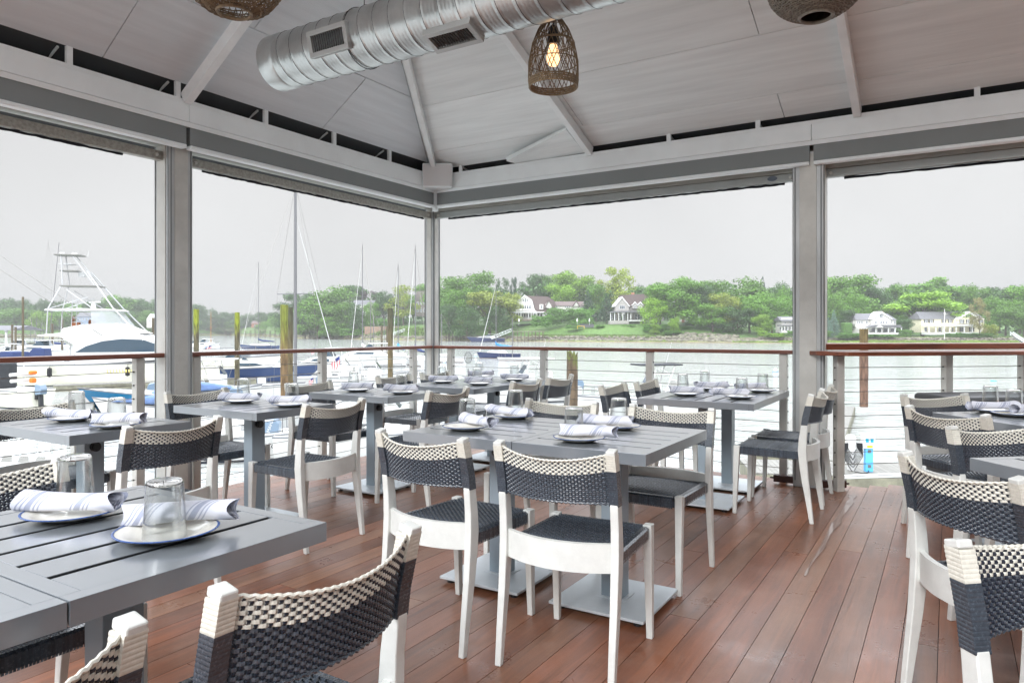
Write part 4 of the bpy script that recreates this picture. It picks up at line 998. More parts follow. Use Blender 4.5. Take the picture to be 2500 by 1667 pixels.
def crown_mesh(kind, seed, n):
    """unit crown: x,y in -0.5..0.5, z 0..1"""
    key = (kind, seed)
    if key in CROWNS: return CROWNS[key]
    rg = random.Random(seed * 31 + len(kind)); m = MB(); blobs = []
    if kind == 'round':
        for _ in range(26):
            a = rg.uniform(0, 2 * pi); zz = rg.uniform(.14, .86); R_ = .34 * sqrt(max(.05, 1 - ((zz - .45) / .55) ** 2)) * rg.uniform(.6, 1.05); r_ = rg.uniform(.10, .18)
            blobs.append((R_ * cos(a), R_ * sin(a), zz, r_))
        blobs += [(0, 0, .55, .24), (0, 0, .3, .2)]
    elif kind == 'spread':
        for _ in range(30):
            a = rg.uniform(0, 2 * pi); R_ = rg.uniform(.05, .42); zz = .9 - .45 * (R_ / .42) ** 2 * rg.uniform(.6, 1.1) - rg.uniform(0, .3); blobs.append((R_ * cos(a), R_ * sin(a), zz, rg.uniform(.07, .13)))
    elif kind == 'open':
        for _ in range(34):
            a = rg.uniform(0, 2 * pi); zz = rg.uniform(.1, .92); R_ = .36 * sqrt(max(.04, 1 - ((zz - .5) / .55) ** 2)) * rg.uniform(.15, 1.1); blobs.append((R_ * cos(a), R_ * sin(a), zz, rg.uniform(.08, .14)))
    elif kind == 'cone':
        for k in range(44):
            zz = (k + .5) / 44; R_ = .42 * (1 - zz) ** .9; a = k * 2.4 + rg.uniform(-.4, .4); blobs.append((R_ * .6 * cos(a), R_ * .6 * sin(a), zz * .97, .04 + R_ * .38))
    elif kind == 'hedge':
        for _ in range(40): blobs.append((rg.uniform(-.40, .40), rg.uniform(-.38, .38), rg.uniform(.1, .8), .19))
    tot = sum(b_[3] ** 2 for b_ in blobs); ls = {'cone': .020, 'hedge': .03, 'open': .016}.get(kind, .0155)
    for bx_, by, bz, br in blobs:
        for _ in range(int(n * br ** 2 / tot)):
            w = Vector((rg.gauss(0, 1), rg.gauss(0, 1), rg.gauss(0, 1) + .2)).normalized(); rr = br * (rg.random() ** .33) * rg.uniform(.85, 1.15)
            c = Vector((bx_, by, bz)) + Vector((w.x * rr, w.y * rr, w.z * rr * .85)); nrm = (w + Vector((rg.gauss(0, .5), rg.gauss(0, .5), rg.gauss(0, .5)))).normalized()
            a = nrm.orthogonal().normalized(); b2 = nrm.cross(a); s1 = ls * rg.uniform(.6, 1.4); s2 = ls * rg.uniform(.5, 1.1); th = rg.uniform(0, pi); a, b2 = a * cos(th) + b2 * sin(th), b2 * cos(th) - a * sin(th)
            m.add([c - a * s1, c + b2 * s2, c + a * s1, c - b2 * s2], [(0, 1, 2, 3)])
    me = bpy.data.meshes.new('crown_' + kind); me.from_pydata([tuple(p) for p in m.v], [], m.f); CROWNS[key] = me
    return me
TR = {}
def trunk_mesh(seed, limbs=5):
    if seed in TR: return TR[seed]
    rg = random.Random(seed); m = MB(); pts = [(0, 0, -.08), (0, 0, 0), (.01, .0, .25), (.0, .01, .5), (.02, 0, .8)]; m.path(pts, .03, 7, rs=[.04, .032, .024, .018, .006])
    for k in range(limbs):
        a = rg.uniform(0, 2 * pi); z = rg.uniform(.2, .5); m.path([(0, 0, z), (.12 * cos(a), .12 * sin(a), z + .13), (.26 * cos(a), .26 * sin(a), z + .3)], .01, 5, rs=[.014, .009, .004])
    me = bpy.data.meshes.new('trunk'); me.from_pydata([tuple(p) for p in m.v], [], m.f); me.materials.append(M_bark); TR[seed] = me; return me
MATME = {}
TN = [0]
def tree(u, vt, d, wpx, kind, leaf, label, vb=None, name='tree', group='trees on the far shore', cat='tree', crown0=.12):
    zg = ground(u, d) - .3 if vb is None else zv(vb, d); H_ = zv(vt, d) - zg; W_ = wpx / F * d
    TN[0] += 1; sd_ = TN[0] % 3
    key = (kind, sd_, leaf)
    if key not in MATME: me = crown_mesh(kind, sd_, {'round': 6500, 'spread': 6500, 'open': 3600, 'cone': 2200, 'hedge': 3600}[kind]).copy(); me.materials.append(LM[leaf]); MATME[key] = me
    t = thing(name, label, cat, ((u - CU) / F * d, d, zg), TN[0] * 1.7, group)
    c = bpy.data.objects.new('crown', MATME[key]); COL.objects.link(c); c.parent = t; c.location = (0, 0, H_ * crown0); c.scale = (W_ * 1.3, W_ * 1.3, H_ * (1 - crown0) * 1.02)
    if kind != 'hedge' and kind != 'none':
        k = bpy.data.objects.new('trunk', trunk_mesh(TN[0] % 4)); COL.objects.link(k); k.parent = t; k.scale = (W_ * .9, W_ * .9, H_ * .95)
    return t
ADJ = {'mid': 'mid green', 'bright': 'bright green', 'yellow': 'yellow green', 'dark': 'deep green', 'conifer': 'dark needled', 'blue': 'blue grey', 'red': 'rusty green', 'purple': 'purple leaved', 'hedge': 'clipped green'}
SHP = {'round': 'round crowned tree', 'spread': 'broad spreading tree', 'open': 'loose airy tree', 'cone': 'conifer'}
TREES = [  # u, v_top, distance, width px, shape, leaf, where
 (1085, 672, 345, 90, 'round', 'mid', 'just beyond the corner pillar'), (1150, 660, 335, 150, 'round', 'mid', 'tallest one between corner pillar and gambrel house'), (1122, 700, 318, 80, 'round', 'mid', 'below the tall one beside the corner pillar'),
 (1195, 694, 312, 135, 'spread', 'yellow', 'behind the blue sloop mast'), (1245, 712, 322, 60, 'round', 'yellow', 'against the gambrel house side'), (1228, 680, 350, 40, 'open', 'dark', 'rising over the yellow green one'), (1256, 678, 360, 26, 'open', 'conifer', 'thin one left standing alone against the sky'),
 (1290, 684, 372, 60, 'open', 'dark', 'behind the gambrel roof ridge'), (1322, 668, 385, 95, 'round', 'dark', 'above the gambrel roof'), (1358, 662, 375, 90, 'round', 'mid', 'above the low wing of the gambrel house'), (1398, 658, 362, 115, 'round', 'bright', 'brightest one behind the clipped hedges'), (1370, 690, 350, 80, 'round', 'bright', 'lower one right behind the house wing'),
 (1436, 708, 318, 52, 'cone', 'conifer', 'wide dark one behind the hedge end'), (1480, 716, 312, 52, 'cone', 'conifer', 'wide dark one next to the shingled house'), (1455, 690, 345, 60, 'round', 'mid', 'between the two dark conifers'), (1506, 655, 345, 100, 'open', 'yellow', 'standing high behind the shingled house gable'), (1475, 685, 360, 70, 'open', 'yellow', 'thinner companion by the high airy tree'),
 (1548, 698, 372, 60, 'round', 'mid', 'behind the brick chimney'), (1580, 694, 380, 60, 'round', 'dark', 'behind the shingled house ridge'),
 (1652, 674, 288, 135, 'round', 'mid', 'in front of the shingled house end'), (1612, 690, 292, 90, 'round', 'mid', 'covering the shingled house roof'), (1600, 722, 284, 70, 'round', 'bright', 'low one before the shingled house'), (1700, 690, 292, 100, 'round', 'dark', 'over the white garage wall'), (1725, 684, 312, 80, 'round', 'mid', 'behind the rocky point'),
 (1790, 674, 306, 165, 'round', 'mid', 'huge dome over the rocky point'), (1765, 712, 284, 90, 'round', 'yellow', 'low one at the rocky point'), (1740, 740, 280, 90, 'round', 'mid', 'lowest one at the rocky point'), (1830, 712, 285, 110, 'round', 'mid', 'side of the huge dome toward the pillar'), (1800, 745, 278, 90, 'round', 'dark', 'above the garden wall by the point'), (1862, 675, 350, 40, 'cone', 'conifer', 'single dark spire by the bar pillar'),
 (1902, 690, 312, 90, 'round', 'dark', 'just before the bar pillar'), (1885, 716, 290, 95, 'round', 'mid', 'leaning toward the bar pillar'), (1860, 765, 268, 52, 'round', 'bright', 'small one by the pillar lawn'), (1935, 700, 300, 80, 'round', 'mid', 'behind the small white house by the pillar'),
 (1995, 690, 305, 80, 'round', 'mid', 'hidden in part by the bar pillar'), (2065, 668, 312, 150, 'round', 'mid', 'tallest one beyond the bar pillar'), (2035, 705, 296, 80, 'round', 'mid', 'side of the tallest one beyond the bar pillar'), (2085, 715, 290, 70, 'round', 'mid', 'close behind the topiary block'), (2068, 755, 276, 44, 'round', 'dark', 'rounded one by the topiary block'), (2036, 756, 268, 34, 'cone', 'blue', 'small one beside the topiary block'), (2022, 775, 262, 30, 'cone', 'blue', 'lowest pale one by the pillar'),
 (2130, 698, 320, 80, 'round', 'dark', 'behind the white farmhouse ridge'), (2160, 692, 335, 90, 'round', 'dark', 'over the white farmhouse'), (2200, 690, 330, 80, 'round', 'mid', 'between the farmhouse and the big oak'), (2280, 674, 335, 160, 'spread', 'mid', 'wide canopy standing above the big oak'), (2340, 682, 335, 100, 'spread', 'mid', 'flat topped one above the yellow house'),
 (2252, 701, 284, 172, 'spread', 'bright', 'big round oak between the two houses'), (2252, 715, 288, 140, 'round', 'mid', 'inner part of the oak clump between the houses'), (2385, 694, 320, 80, 'round', 'mid', 'behind the yellow house roof'), (2440, 694, 318, 90, 'round', 'dark', 'dark one past the yellow house'), (2490, 692, 312, 110, 'round', 'mid', 'cut by the picture edge'), (2455, 722, 290, 90, 'round', 'mid', 'lower one past the yellow house'), (2500, 740, 280, 90, 'round', 'mid', 'lowest one at the picture edge'), (2560, 700, 300, 130, 'round', 'mid', 'beyond the picture edge'),
 (2391, 728, 262, 44, 'open', 'red', 'slender one before the yellow house'), (2208, 775, 272, 40, 'round', 'dark', 'rounded one beside the farmhouse porch'), (2180, 735, 300, 60, 'round', 'dark', 'shaded one beside the farmhouse'), (2320, 740, 300, 60, 'round', 'dark', 'shaded one behind the yellow house'),
 (700, 735, 445, 70, 'round', 'dark', 'at the tip of the wooded point'), (735, 712, 440, 95, 'round', 'dark', 'behind the tall grey mast'), (810, 700, 400, 150, 'round', 'mid', 'broad one filling the wooded point'), (775, 725, 390, 110, 'round', 'mid', 'mid slope of the wooded point'), (835, 735, 385, 90, 'round', 'mid', 'lower slope of the wooded point'), (855, 682, 425, 95, 'spread', 'dark', 'leaning top of the wooded point'), (745, 765, 400, 70, 'round', 'dark', 'shore edge of the wooded point'), (805, 770, 380, 60, 'round', 'mid', 'shore edge by the second mast'),
 (872, 736, 372, 42, 'round', 'dark', 'half hiding the pale cottage, rail side'), (906, 734, 374, 40, 'round', 'mid', 'half hiding the pale cottage, hedge side'),
 (905, 712, 400, 50, 'open', 'purple', 'thin one beside the grey mast house'), (935, 708, 390, 75, 'round', 'dark', 'round one above the long hedge'), (972, 696, 378, 40, 'cone', 'conifer', 'dark spire above the long hedge'), (985, 698, 368, 78, 'open', 'yellow', 'airy one before the grey shingled house'), (1010, 712, 390, 60, 'round', 'mid', 'behind the grey shingled house'), (1040, 690, 400, 70, 'round', 'mid', 'hidden in part by the corner pillar'),
 (1600, 790, 279, 26, 'round', 'bright', 'shrub sized one on the lawn'), (1644, 773, 277, 32, 'round', 'bright', 'small one standing alone on the lawn'),
 (1140, 745, 300, 60, 'round', 'dark', 'shaded one beside the pillar lawn'), (1095, 740, 310, 60, 'round', 'dark', 'shaded one at the pillar lawn'), (1215, 745, 305, 60, 'round', 'dark', 'shaded one at the foot of the yellow green tree'),
]
for (u, vt, d, w, k, lf, wh) in TREES: tree(u, vt, d, w, k, lf, f"{ADJ[lf]} {SHP[k]} {wh}")
FARL = [(8, 724, 560, 60, 'dark'), (45, 728, 565, 55, 'dark'), (78, 737, 560, 50, 'dark'), (102, 726, 545, 34, 'dark'), (122, 733, 540, 40, 'dark'), (150, 732, 530, 60, 'dark'), (190, 738, 530, 70, 'mid'), (230, 733, 530, 70, 'dark'), (262, 728, 530, 60, 'dark'), (292, 717, 525, 90, 'mid'), (330, 724, 530, 70, 'dark'), (365, 728, 535, 60, 'dark'), (400, 735, 545, 60, 'mid'),
        (40, 750, 500, 110, 'mid'), (105, 758, 490, 60, 'bright'), (150, 755, 500, 70, 'mid'), (205, 760, 500, 80, 'mid'), (255, 752, 505, 70, 'mid'), (350, 755, 510, 70, 'mid'), (310, 758, 505, 60, 'dark'), (385, 765, 520, 50, 'mid'), (440, 742, 620, 60, 'dark'), (478, 741, 660, 70, 'dark'), (505, 752, 690, 60, 'dark'),
        (540, 768, 700, 70, 'dark'), (558, 760, 705, 50, 'dark'), (590, 764, 700, 60, 'dark'), (620, 768, 690, 60, 'dark'), (650, 760, 640, 60, 'dark'), (675, 765, 560, 50, 'mid'), (655, 782, 600, 50, 'mid'), (690, 775, 470, 40, 'mid'), (530, 790, 695, 40, 'mid'), (605, 785, 690, 60, 'dark'), (570, 782, 700, 60, 'mid'), (465, 768, 650, 60, 'mid'), (432, 765, 600, 60, 'mid')]
FARP = ['at the picture edge on the skyline', 'second from the picture edge on the skyline', 'on the skyline over the boathouse', 'on the skyline just before the tall slim pole', 'on the skyline beyond the tall slim pole', 'on the skyline before the raked mast', 'on the skyline behind the tower legs', 'on the skyline under the tower platform', 'on the skyline behind the yacht radar', 'highest on the skyline behind the yacht hardtop', 'on the skyline over the yacht windscreen', 'on the skyline over the yacht bow', 'hidden behind the yacht side pillar',
 'low one at the picture edge', 'low bright one before the raked mast', 'low one behind the yacht ladder', 'low one behind the blue grey house', 'low one beside the blue grey house', 'low one above the yacht bow', 'low one behind the yacht windscreen', 'low one just before the yacht side pillar', 'just past the yacht side pillar', 'tallest past the yacht side pillar', 'above the thin brown mast',
 'between the thin brown mast and the second lime piling', 'over the second lime topped piling', 'right of the second lime topped piling', 'behind the far navy covered sailboat mast', 'just before the thick lime piling', 'touching the thick lime piling', 'above the brick boathouse', 'where the wooded point begins', 'low on the bank by the thin brown mast', 'low on the bank beside the brick boathouse', 'low on the bank behind the far pier', 'low on the bank past the yacht side pillar', 'lowest just past the yacht side pillar']
for i, (u, vt, d, w, lf) in enumerate(FARL): tree(u, vt, d, w, 'round', lf, f"{ADJ[lf]} hazy tree {FARP[i]}", vb=824, group='hazy trees across the harbour')
# second bank of woods filling gaps behind, one mass
m = MB(); rg = random.Random(77)
HZ = [(-400, 735), (0, 732), (80, 745), (150, 740), (230, 742), (300, 728), (400, 745), (470, 760), (520, 775), (600, 778), (680, 775), (720, 735), (800, 720), (870, 710), (930, 728), (1040, 715), (1120, 690), (1250, 705), (1330, 690), (1400, 685), (1480, 702), (1560, 706), (1640, 700), (1720, 700), (1820, 695), (1920, 705), (2000, 700), (2080, 690), (2150, 705), (2230, 700), (2300, 690), (2380, 702), (2450, 705), (2560, 700), (2900, 700)]
for _ in range(26000):
    u = rg.uniform(-400, 2900); vt = lerp(HZ, u); d = shore(u) + rg.uniform(75, 105); z1 = zv(vt + 3, d); z0 = ground(u, d) - 1; k = rg.random() ** .7
    c = Vector(((u - CU) / F * d, d, z0 + (z1 - z0) * k + 1.2 * sin(u * .11) * k)); n_ = Vector((rg.gauss(0, 1), -abs(rg.gauss(0, 1)), rg.gauss(.4, 1))).normalized(); a = n_.orthogonal().normalized(); b2 = n_.cross(a); s1 = rg.uniform(.5, 1.3)
    m.add([c - a * s1, c + b2 * s1 * .8, c + a * s1, c - b2 * s1 * .8], [(0, 1, 2, 3)])
tag(m.build('woods', LM['dark']), kind='stuff')
# hedges and shrubs
def shrub(u, vt, vb, wpx, d, label, leaf='hedge', name='hedge', cat='hedge', dep=None):
    W_ = wpx / F * d; z0, z1 = zv(vb, d) - .4, zv(vt, d); TN[0] += 1; key = ('hedge', TN[0] % 3, leaf)
    if key not in MATME: me = crown_mesh('hedge', TN[0] % 3, 3600).copy(); me.materials.append(LM[leaf]); MATME[key] = me
    o = bpy.data.objects.new(name, MATME[key]); COL.objects.link(o); o.location = ((u - CU) / F * d, d, z0); o.scale = (W_, dep or min(W_, 6), (z1 - z0) * 1.02)
    return tag(o, label, cat, 'hedges and shrubs on the far lawns')
for a in [(1325, 766, 795, 56, 306, 'bushy hedge at the foot of the gambrel house, lower clump'), (1370, 748, 790, 90, 309, 'tall clipped hedge in front of the gambrel house wing'), (1420, 749, 792, 60, 309, 'tall clipped hedge by the closed garden umbrellas'),
          (955, 775, 793, 84, 372, 'long low hedge beside the grey mast boats'), (905, 776, 793, 40, 374, 'short hedge at the yacht side of the long hedge'), (1150, 792, 806, 90, 308, 'low dark hedge on the lawn by the corner pillar'), (1230, 792, 804, 60, 306, 'low dark hedge under the gambrel house steps'),
          (1690, 768, 785, 26, 300, 'square clipped bush by the white garage'), (1546, 791, 803, 52, 298, 'low flowering hedge before the round porch'), (1400, 792, 800, 36, 300, 'low green border beside the yellow bench'), (1465, 792, 800, 24, 300, 'low green border past the closed umbrella'),
          (1862, 806, 818, 20, 262, 'lime round bush by the garden wall'), (1895, 812, 820, 40, 262, 'low lime hedge at the small white house'), (1928, 806, 815, 16, 262, 'small dark ball bush at the small white house'), (2140, 815, 820, 90, 262, 'low row of bushes before the farmhouse porch'), (2000, 806, 822, 60, 262, 'leafy low bushes by the bar pillar'), (2075, 811, 824, 70, 260, 'loose bushes below the topiary block'),
          (2210, 803, 820, 24, 264, 'round bush beside the farmhouse drive'), (2330, 812, 820, 40, 263, 'low green bush before the yellow porch'), (2416, 788, 822, 36, 264, 'yellow flowering shrub by the yellow house'), (2380, 812, 821, 80, 262, 'dark low hedge before the yellow house'), (2340, 810, 819, 12, 262, 'small round bush at the yellow porch steps'), (1745, 785, 800, 50, 290, 'wild shrub above the rocks'), (1700, 785, 800, 60, 292, 'wild shrub beside the white garage'), (1600, 790, 806, 60, 284, 'leafy shrub on the lawn by the small tree'), (1660, 793, 808, 60, 286, 'wild shrub on the grassy side of the rocky point'), (1725, 797, 811, 60, 284, 'wild shrub low on the rocky point'), (1780, 800, 814, 70, 279, 'wild shrub at the garden wall side of the rocky point'), (1640, 806, 814, 50, 276, 'wild shrub at the seawall end'), (860, 800, 818, 60, 372, 'wild shrub on the wooded point bank'), (800, 800, 822, 60, 395, 'wild shrub at the foot of the wooded point')]:
    shrub(a[0], a[1], a[2], a[3], a[4], a[5], leaf='yellow' if 'yellow flowering' in a[5] else 'bright' if 'lime' in a[5] else 'hedge')
o = MB(); d = 266; x0, x1 = far(2056, d).x, far(2077, d).x; o.bb(x0, x1, d - 1.5, d + 1.5, zv(814, d), zv(788, d)); tag(o.build('topiary_block', mat('topiary_green', srgb(70, 104, 44), .9, var=.35, vscale=1.5, bump=1, bscale=3), bevel=.4), 'tall square clipped topiary block beside the blue grey conifer', 'topiary')

# ------------------------------------------------------------------ houses
M_siding = mat('white_siding', srgb(214, 212, 206), .7, var=.05, vscale=1); M_shing = mat('grey_shingle', srgb(168, 164, 160), .8, var=.08, vscale=2); M_shg2 = mat('brown_grey_shingle', srgb(120, 112, 108), .8, var=.1, vscale=2)
M_roofb = mat('brown_roof', srgb(104, 90, 88), .85, var=.12, vscale=2); M_roofg = mat('grey_roof', srgb(108, 108, 112), .85, var=.1, vscale=2); M_yel = mat('yellow_siding', srgb(226, 220, 192), .7, var=.05, vscale=1); M_win = mat('window_pane', srgb(70, 82, 92), .1, spec=.8); M_brick = mat('brick', srgb(170, 120, 96), .85, var=.2, vscale=3); M_shut = mat('black_shutter', (.02, .02, .025), .6); M_trimw = mat('white_trim', (.8, .8, .8), .5); M_stone = mat('stone_wall', srgb(140, 130, 116), .9, var=.3, vscale=1.2)
class House:
    def __init__(s, name, label, d, u0, cat='house'): s.d = d; s.t = thing(name, label, cat, (0, d, 0)); s.k = d / F
    def X(s, u): return (u - CU) * s.k
    def Z(s, v): return EYE + (HV - v) * s.k
    def wall(s, u0, u1, v0, v1, y0, y1, m, name='wall'):
        b_ = MB(); b_.bb(s.X(u0), s.X(u1), y0, y1, s.Z(v1), s.Z(v0)); return b_.build(name, m, s.t)
    def poly(s, pts, y0, y1, m, name):
        b_ = MB(); b_.sideprism([(s.X(u), s.Z(v)) for u, v in pts], y0, y1); return b_.build(name, m, s.t)
    def ridge(s, u0, u1, ve, vr, y0, y1, m, name='roof', inset=0):     # ridge parallel to the picture
        b_ = MB(); ym = (y0 + y1) / 2; a, b2, ze, zr_ = s.X(u0), s.X(u1), s.Z(ve), s.Z(vr); i_ = inset * s.k; q = .35
        b_.add([(a, y0 - .5, ze), (b2, y0 - .5, ze), (b2 - i_, ym, zr_), (a + i_, ym, zr_), (a, y1 + .5, ze), (b2, y1 + .5, ze)], [(0, 1, 2, 3), (3, 2, 5, 4), (0, 3, 4), (1, 5, 2), (0, 4, 5, 1)]); return b_.build(name, m, s.t)
    def win(s, u, v, w, h, y, shut=False, cols=2):
        b_ = MB(); x, z = s.X(u), s.Z(v); W_, H_ = w * s.k, h * s.k; f_ = .12
        for sx in (-1, 1): b_.bb(x + sx * W_ / 2 - f_ / 2, x + sx * W_ / 2 + f_ / 2, y - .10, y - .002, z - H_ / 2 - f_ / 2, z + H_ / 2 + f_ / 2)
        for sz in (-1, 1): b_.bb(x - W_ / 2 + f_ / 2, x + W_ / 2 - f_ / 2, y - .098, y - .002, z + sz * H_ / 2 - f_ / 2, z + sz * H_ / 2 + f_ / 2)
        b_.bb(x - W_ / 2 + f_ / 2, x + W_ / 2 - f_ / 2, y - .09, y - .03, z - .03, z + .03)
        for c in range(1, cols): xx = x - W_ / 2 + W_ * c / cols; b_.bb(xx - .03, xx + .03, y - .088, y - .03, z - H_ / 2 + f_ / 2, z + H_ / 2 - f_ / 2)
        o = b_.build('window', M_trimw, s.t); p = MB(); p.bb(x - W_ / 2 + .05, x + W_ / 2 - .05, y - .025, y - .004, z - H_ / 2 + .05, z + H_ / 2 - .05); p.build('pane', M_win, o)
        if shut:
            for sx in (-1, 1): q = MB(); q.bb(x + sx * (W_ / 2 + .32) - .2, x + sx * (W_ / 2 + .32) + .2, y - .08, y - .003, z - H_ / 2, z + H_ / 2); q.build('shutter', M_shut, o)
    def cols(s, us_, v0, v1, y, w=.28):
        for u in us_: b_ = MB(); x = s.X(u); b_.bb(x - w / 2, x + w / 2, y - w / 2, y + w / 2, s.Z(v1), s.Z(v0)); b_.bb(x - w * .8, x + w * .8, y - w * .8, y + w * .8, s.Z(v0) - .25, s.Z(v0) + .02); b_.build('porch_column', M_trimw, s.t)
def R3(x, y): return (1050 + x / 3.92, 600 + y / 3.92)
def R4(x, y): return (1500 + x / 3.92, 600 + y / 3.92)
def R5(x, y): return (1900 + x / 3.92, 600 + y / 3.92)
# gambrel house
h = House('gambrel_house', 'white gambrel roofed house with brown roof and a columned porch above the lawn', 322, 1300)
g_ = [R3(*p) for p in ((820, 700), (822, 610), (848, 530), (905, 480), (965, 525), (985, 612), (1020, 640), (1020, 705))]
h.poly(g_, 0, 12, M_siding, 'gable_wall')
h.poly([R3(*p) for p in ((790, 640), (815, 605), (838, 525), (905, 470), (975, 518), (1000, 612), (1030, 640), (1022, 640), (990, 616), (966, 524), (905, 482), (846, 532), (824, 610), (800, 642))], -.5, .02, M_trimw, 'roof_trim')
h.poly([R3(*p) for p in ((905, 476), (1130, 486), (1195, 530), (1200, 600), (1100, 640), (1022, 640), (985, 612), (965, 525))], 1.0, 11, M_roofb, 'roof')
h.poly([R3(*p) for p in ((1105, 590), (1105, 560), (1135, 520), (1168, 560), (1168, 600))], .2, 5, M_siding, 'gable_wall'); h.poly([R3(*p) for p in ((1090, 600), (1135, 512), (1180, 585), (1168, 585), (1135, 528), (1100, 602))], -.2, 5.2, M_roofb, 'roof')
h.wall(*[R3(1170, 0)[0], R3(1465, 0)[0], R3(0, 572)[1], R3(0, 640)[1]], 2, 9, M_siding); h.ridge(R3(1165, 0)[0], R3(1480, 0)[0], R3(0, 574)[1], R3(0, 528)[1], 2, 9, M_roofb)
h.poly([R3(*p) for p in ((1368, 575), (1400, 530), (1432, 575))], 1.2, 4, M_siding, 'gable_wall'); h.poly([R3(*p) for p in ((1360, 580), (1400, 521), (1440, 580), (1430, 580), (1400, 536), (1370, 580))], .9, 5, M_roofb, 'roof')
h.wall(R3(1048, 0)[0], R3(1084, 0)[0], R3(0, 560)[1], R3(0, 608)[1], .4, 4, M_siding, 'dormer'); h.win(*R3(1066, 585), 5, 8, .4)
for x in (895, 912, 929): h.win(*R3(x, 522), 3, 6 if x != 912 else 9, 0, cols=1)
for x in (868, 890, 912, 934, 956): h.win(*R3(x, 588), 4.4, 8, 0, cols=1)
for x in (1195, 1215, 1300, 1320, 1340): h.win(*R3(x, 584), 3.6, 4, 2, cols=1)
h.wall(R3(770, 0)[0], R3(1090, 0)[0], R3(0, 632)[1], R3(0, 642)[1], -3, .0, M_trimw, 'porch_roof'); h.wall(R3(776, 0)[0], R3(1030, 0)[0], R3(0, 702)[1], R3(0, 720)[1], -3, 0, M_stone, 'porch_base')
h.wall(R3(850, 0)[0], R3(975, 0)[0], R3(0, 606)[1], R3(0, 618)[1], -.9, 0, M_trimw, 'balcony')
h.cols([R3(x, 0)[0] for x in (774, 800, 822, 846, 868, 940, 966, 990, 1012)], R3(0, 642)[1], R3(0, 704)[1], -2.8)
for x in (835, 858, 882, 906, 930, 954, 1002): h.win(*R3(x, 666), 4.2, 9, 0, cols=1)
# shingled house with chimney
h = House('shingled_house', 'grey shingled house with brick chimney and rounded columned porch on the lawn', 306, 1550)
h.poly([R4(*p) for p in ((10, 625), (10, 578), (70, 500), (140, 575), (140, 630))], 0, 9, M_shing, 'gable_wall'); h.poly([R4(*p) for p in ((-8, 582), (72, 486), (150, 580), (140, 580), (72, 500), (4, 582))], -.5, 9.2, M_trimw, 'roof_trim')
h.poly([R4(*p) for p in ((72, 494), (66, 470), (300, 460), (420, 480), (470, 560), (470, 580), (140, 580))], 1, 10, M_roofb, 'roof'); h.wall(R4(135, 0)[0], R4(480, 0)[0], R4(0, 575)[1], R4(0, 720)[1], 1.5, 9, M_shing)
for x in (198, 250):
    h.poly([R4(*p) for p in ((x - 26, 600), (x - 26, 565), (x, 540), (x + 26, 565), (x + 26, 600))], .4, 4, M_shing, 'dormer'); h.poly([R4(*p) for p in ((x - 34, 572), (x, 534), (x + 34, 572), (x + 27, 572), (x, 545), (x - 27, 572))], .1, 4.2, M_trimw, 'roof_trim'); h.win(*R4(x, 585), 4, 6, .4)
h.wall(R4(175, 0)[0], R4(200, 0)[0], R4(0, 445)[1], R4(0, 520)[1], 2, 4, M_brick, 'chimney')
h.win(*R4(75, 588), 13, 8, 0, cols=3)
h.poly([R4(*p) for p in ((-62, 640), (-30, 628), (275, 622), (275, 640))], -4, 1.5, M_roofg, 'porch_roof'); h.wall(R4(-55, 0)[0], R4(125, 0)[0], R4(0, 716)[1], R4(0, 750)[1], -3.6, 1, M_shing, 'porch_base'); h.wall(R4(126, 0)[0], R4(275, 0)[0], R4(0, 712)[1], R4(0, 722)[1], -3.2, 1, M_trimw, 'deck_edge')
h.cols([R4(x, 0)[0] for x in (-48, -8, 30, 70, 116, 145, 272)], R4(0, 640)[1], R4(0, 716)[1], -3.2)
for x in (-28, 10, 50, 92, 212, 240, 262): h.win(*R4(x, 680), 5.5, 12, 0.0 if x < 130 else 1.5)
h.wall(R4(130, 0)[0], R4(275, 0)[0], R4(0, 724)[1], R4(0, 795)[1], -1, 1, M_shing)
for x in (330, 380): h.win(*R4(x, 665), 9, 11, 1.5, cols=3)
# garage behind the trees
h = House('white_garage', 'white stucco garage with brick corner pier behind the lawn trees', 306, 1680)
h.wall(R4(650, 0)[0], R4(790, 0)[0], R4(0, 635)[1], R4(0, 725)[1], 0, 6, M_siding); h.wall(R4(644, 0)[0], R4(668, 0)[0], R4(0, 640)[1], R4(0, 735)[1], -.6, 0, M_brick, 'pier'); h.ridge(R4(645, 0)[0], R4(800, 0)[0], R4(0, 638)[1], R4(0, 600)[1], 0, 6, M_roofg); h.win(*R4(735, 690), 4, 9, 0)
# small white house by the pillar
h = House('small_white_house', 'small white porch house half hidden by the bar pillar', 268, 1925)
h.wall(1913, 1952, 776, 812, 2, 8, M_siding); h.ridge(1908, 1956, 783, 772, 1, 8, M_roofg); h.wall(1902, 1950, 793, 796, -1, 2, M_roofg, 'porch_roof'); h.wall(1906, 1950, 808, 812, -.8, 2, M_trimw, 'porch_base'); h.cols([1907, 1914, 1922, 1930, 1938], 796, 809, -.6, .22)
for u in (1910, 1918, 1926, 1934): h.win(u, 802, 3, 7, 2, cols=1)
for u in (1922, 1934): h.win(u, 788, 3, 5, 2)
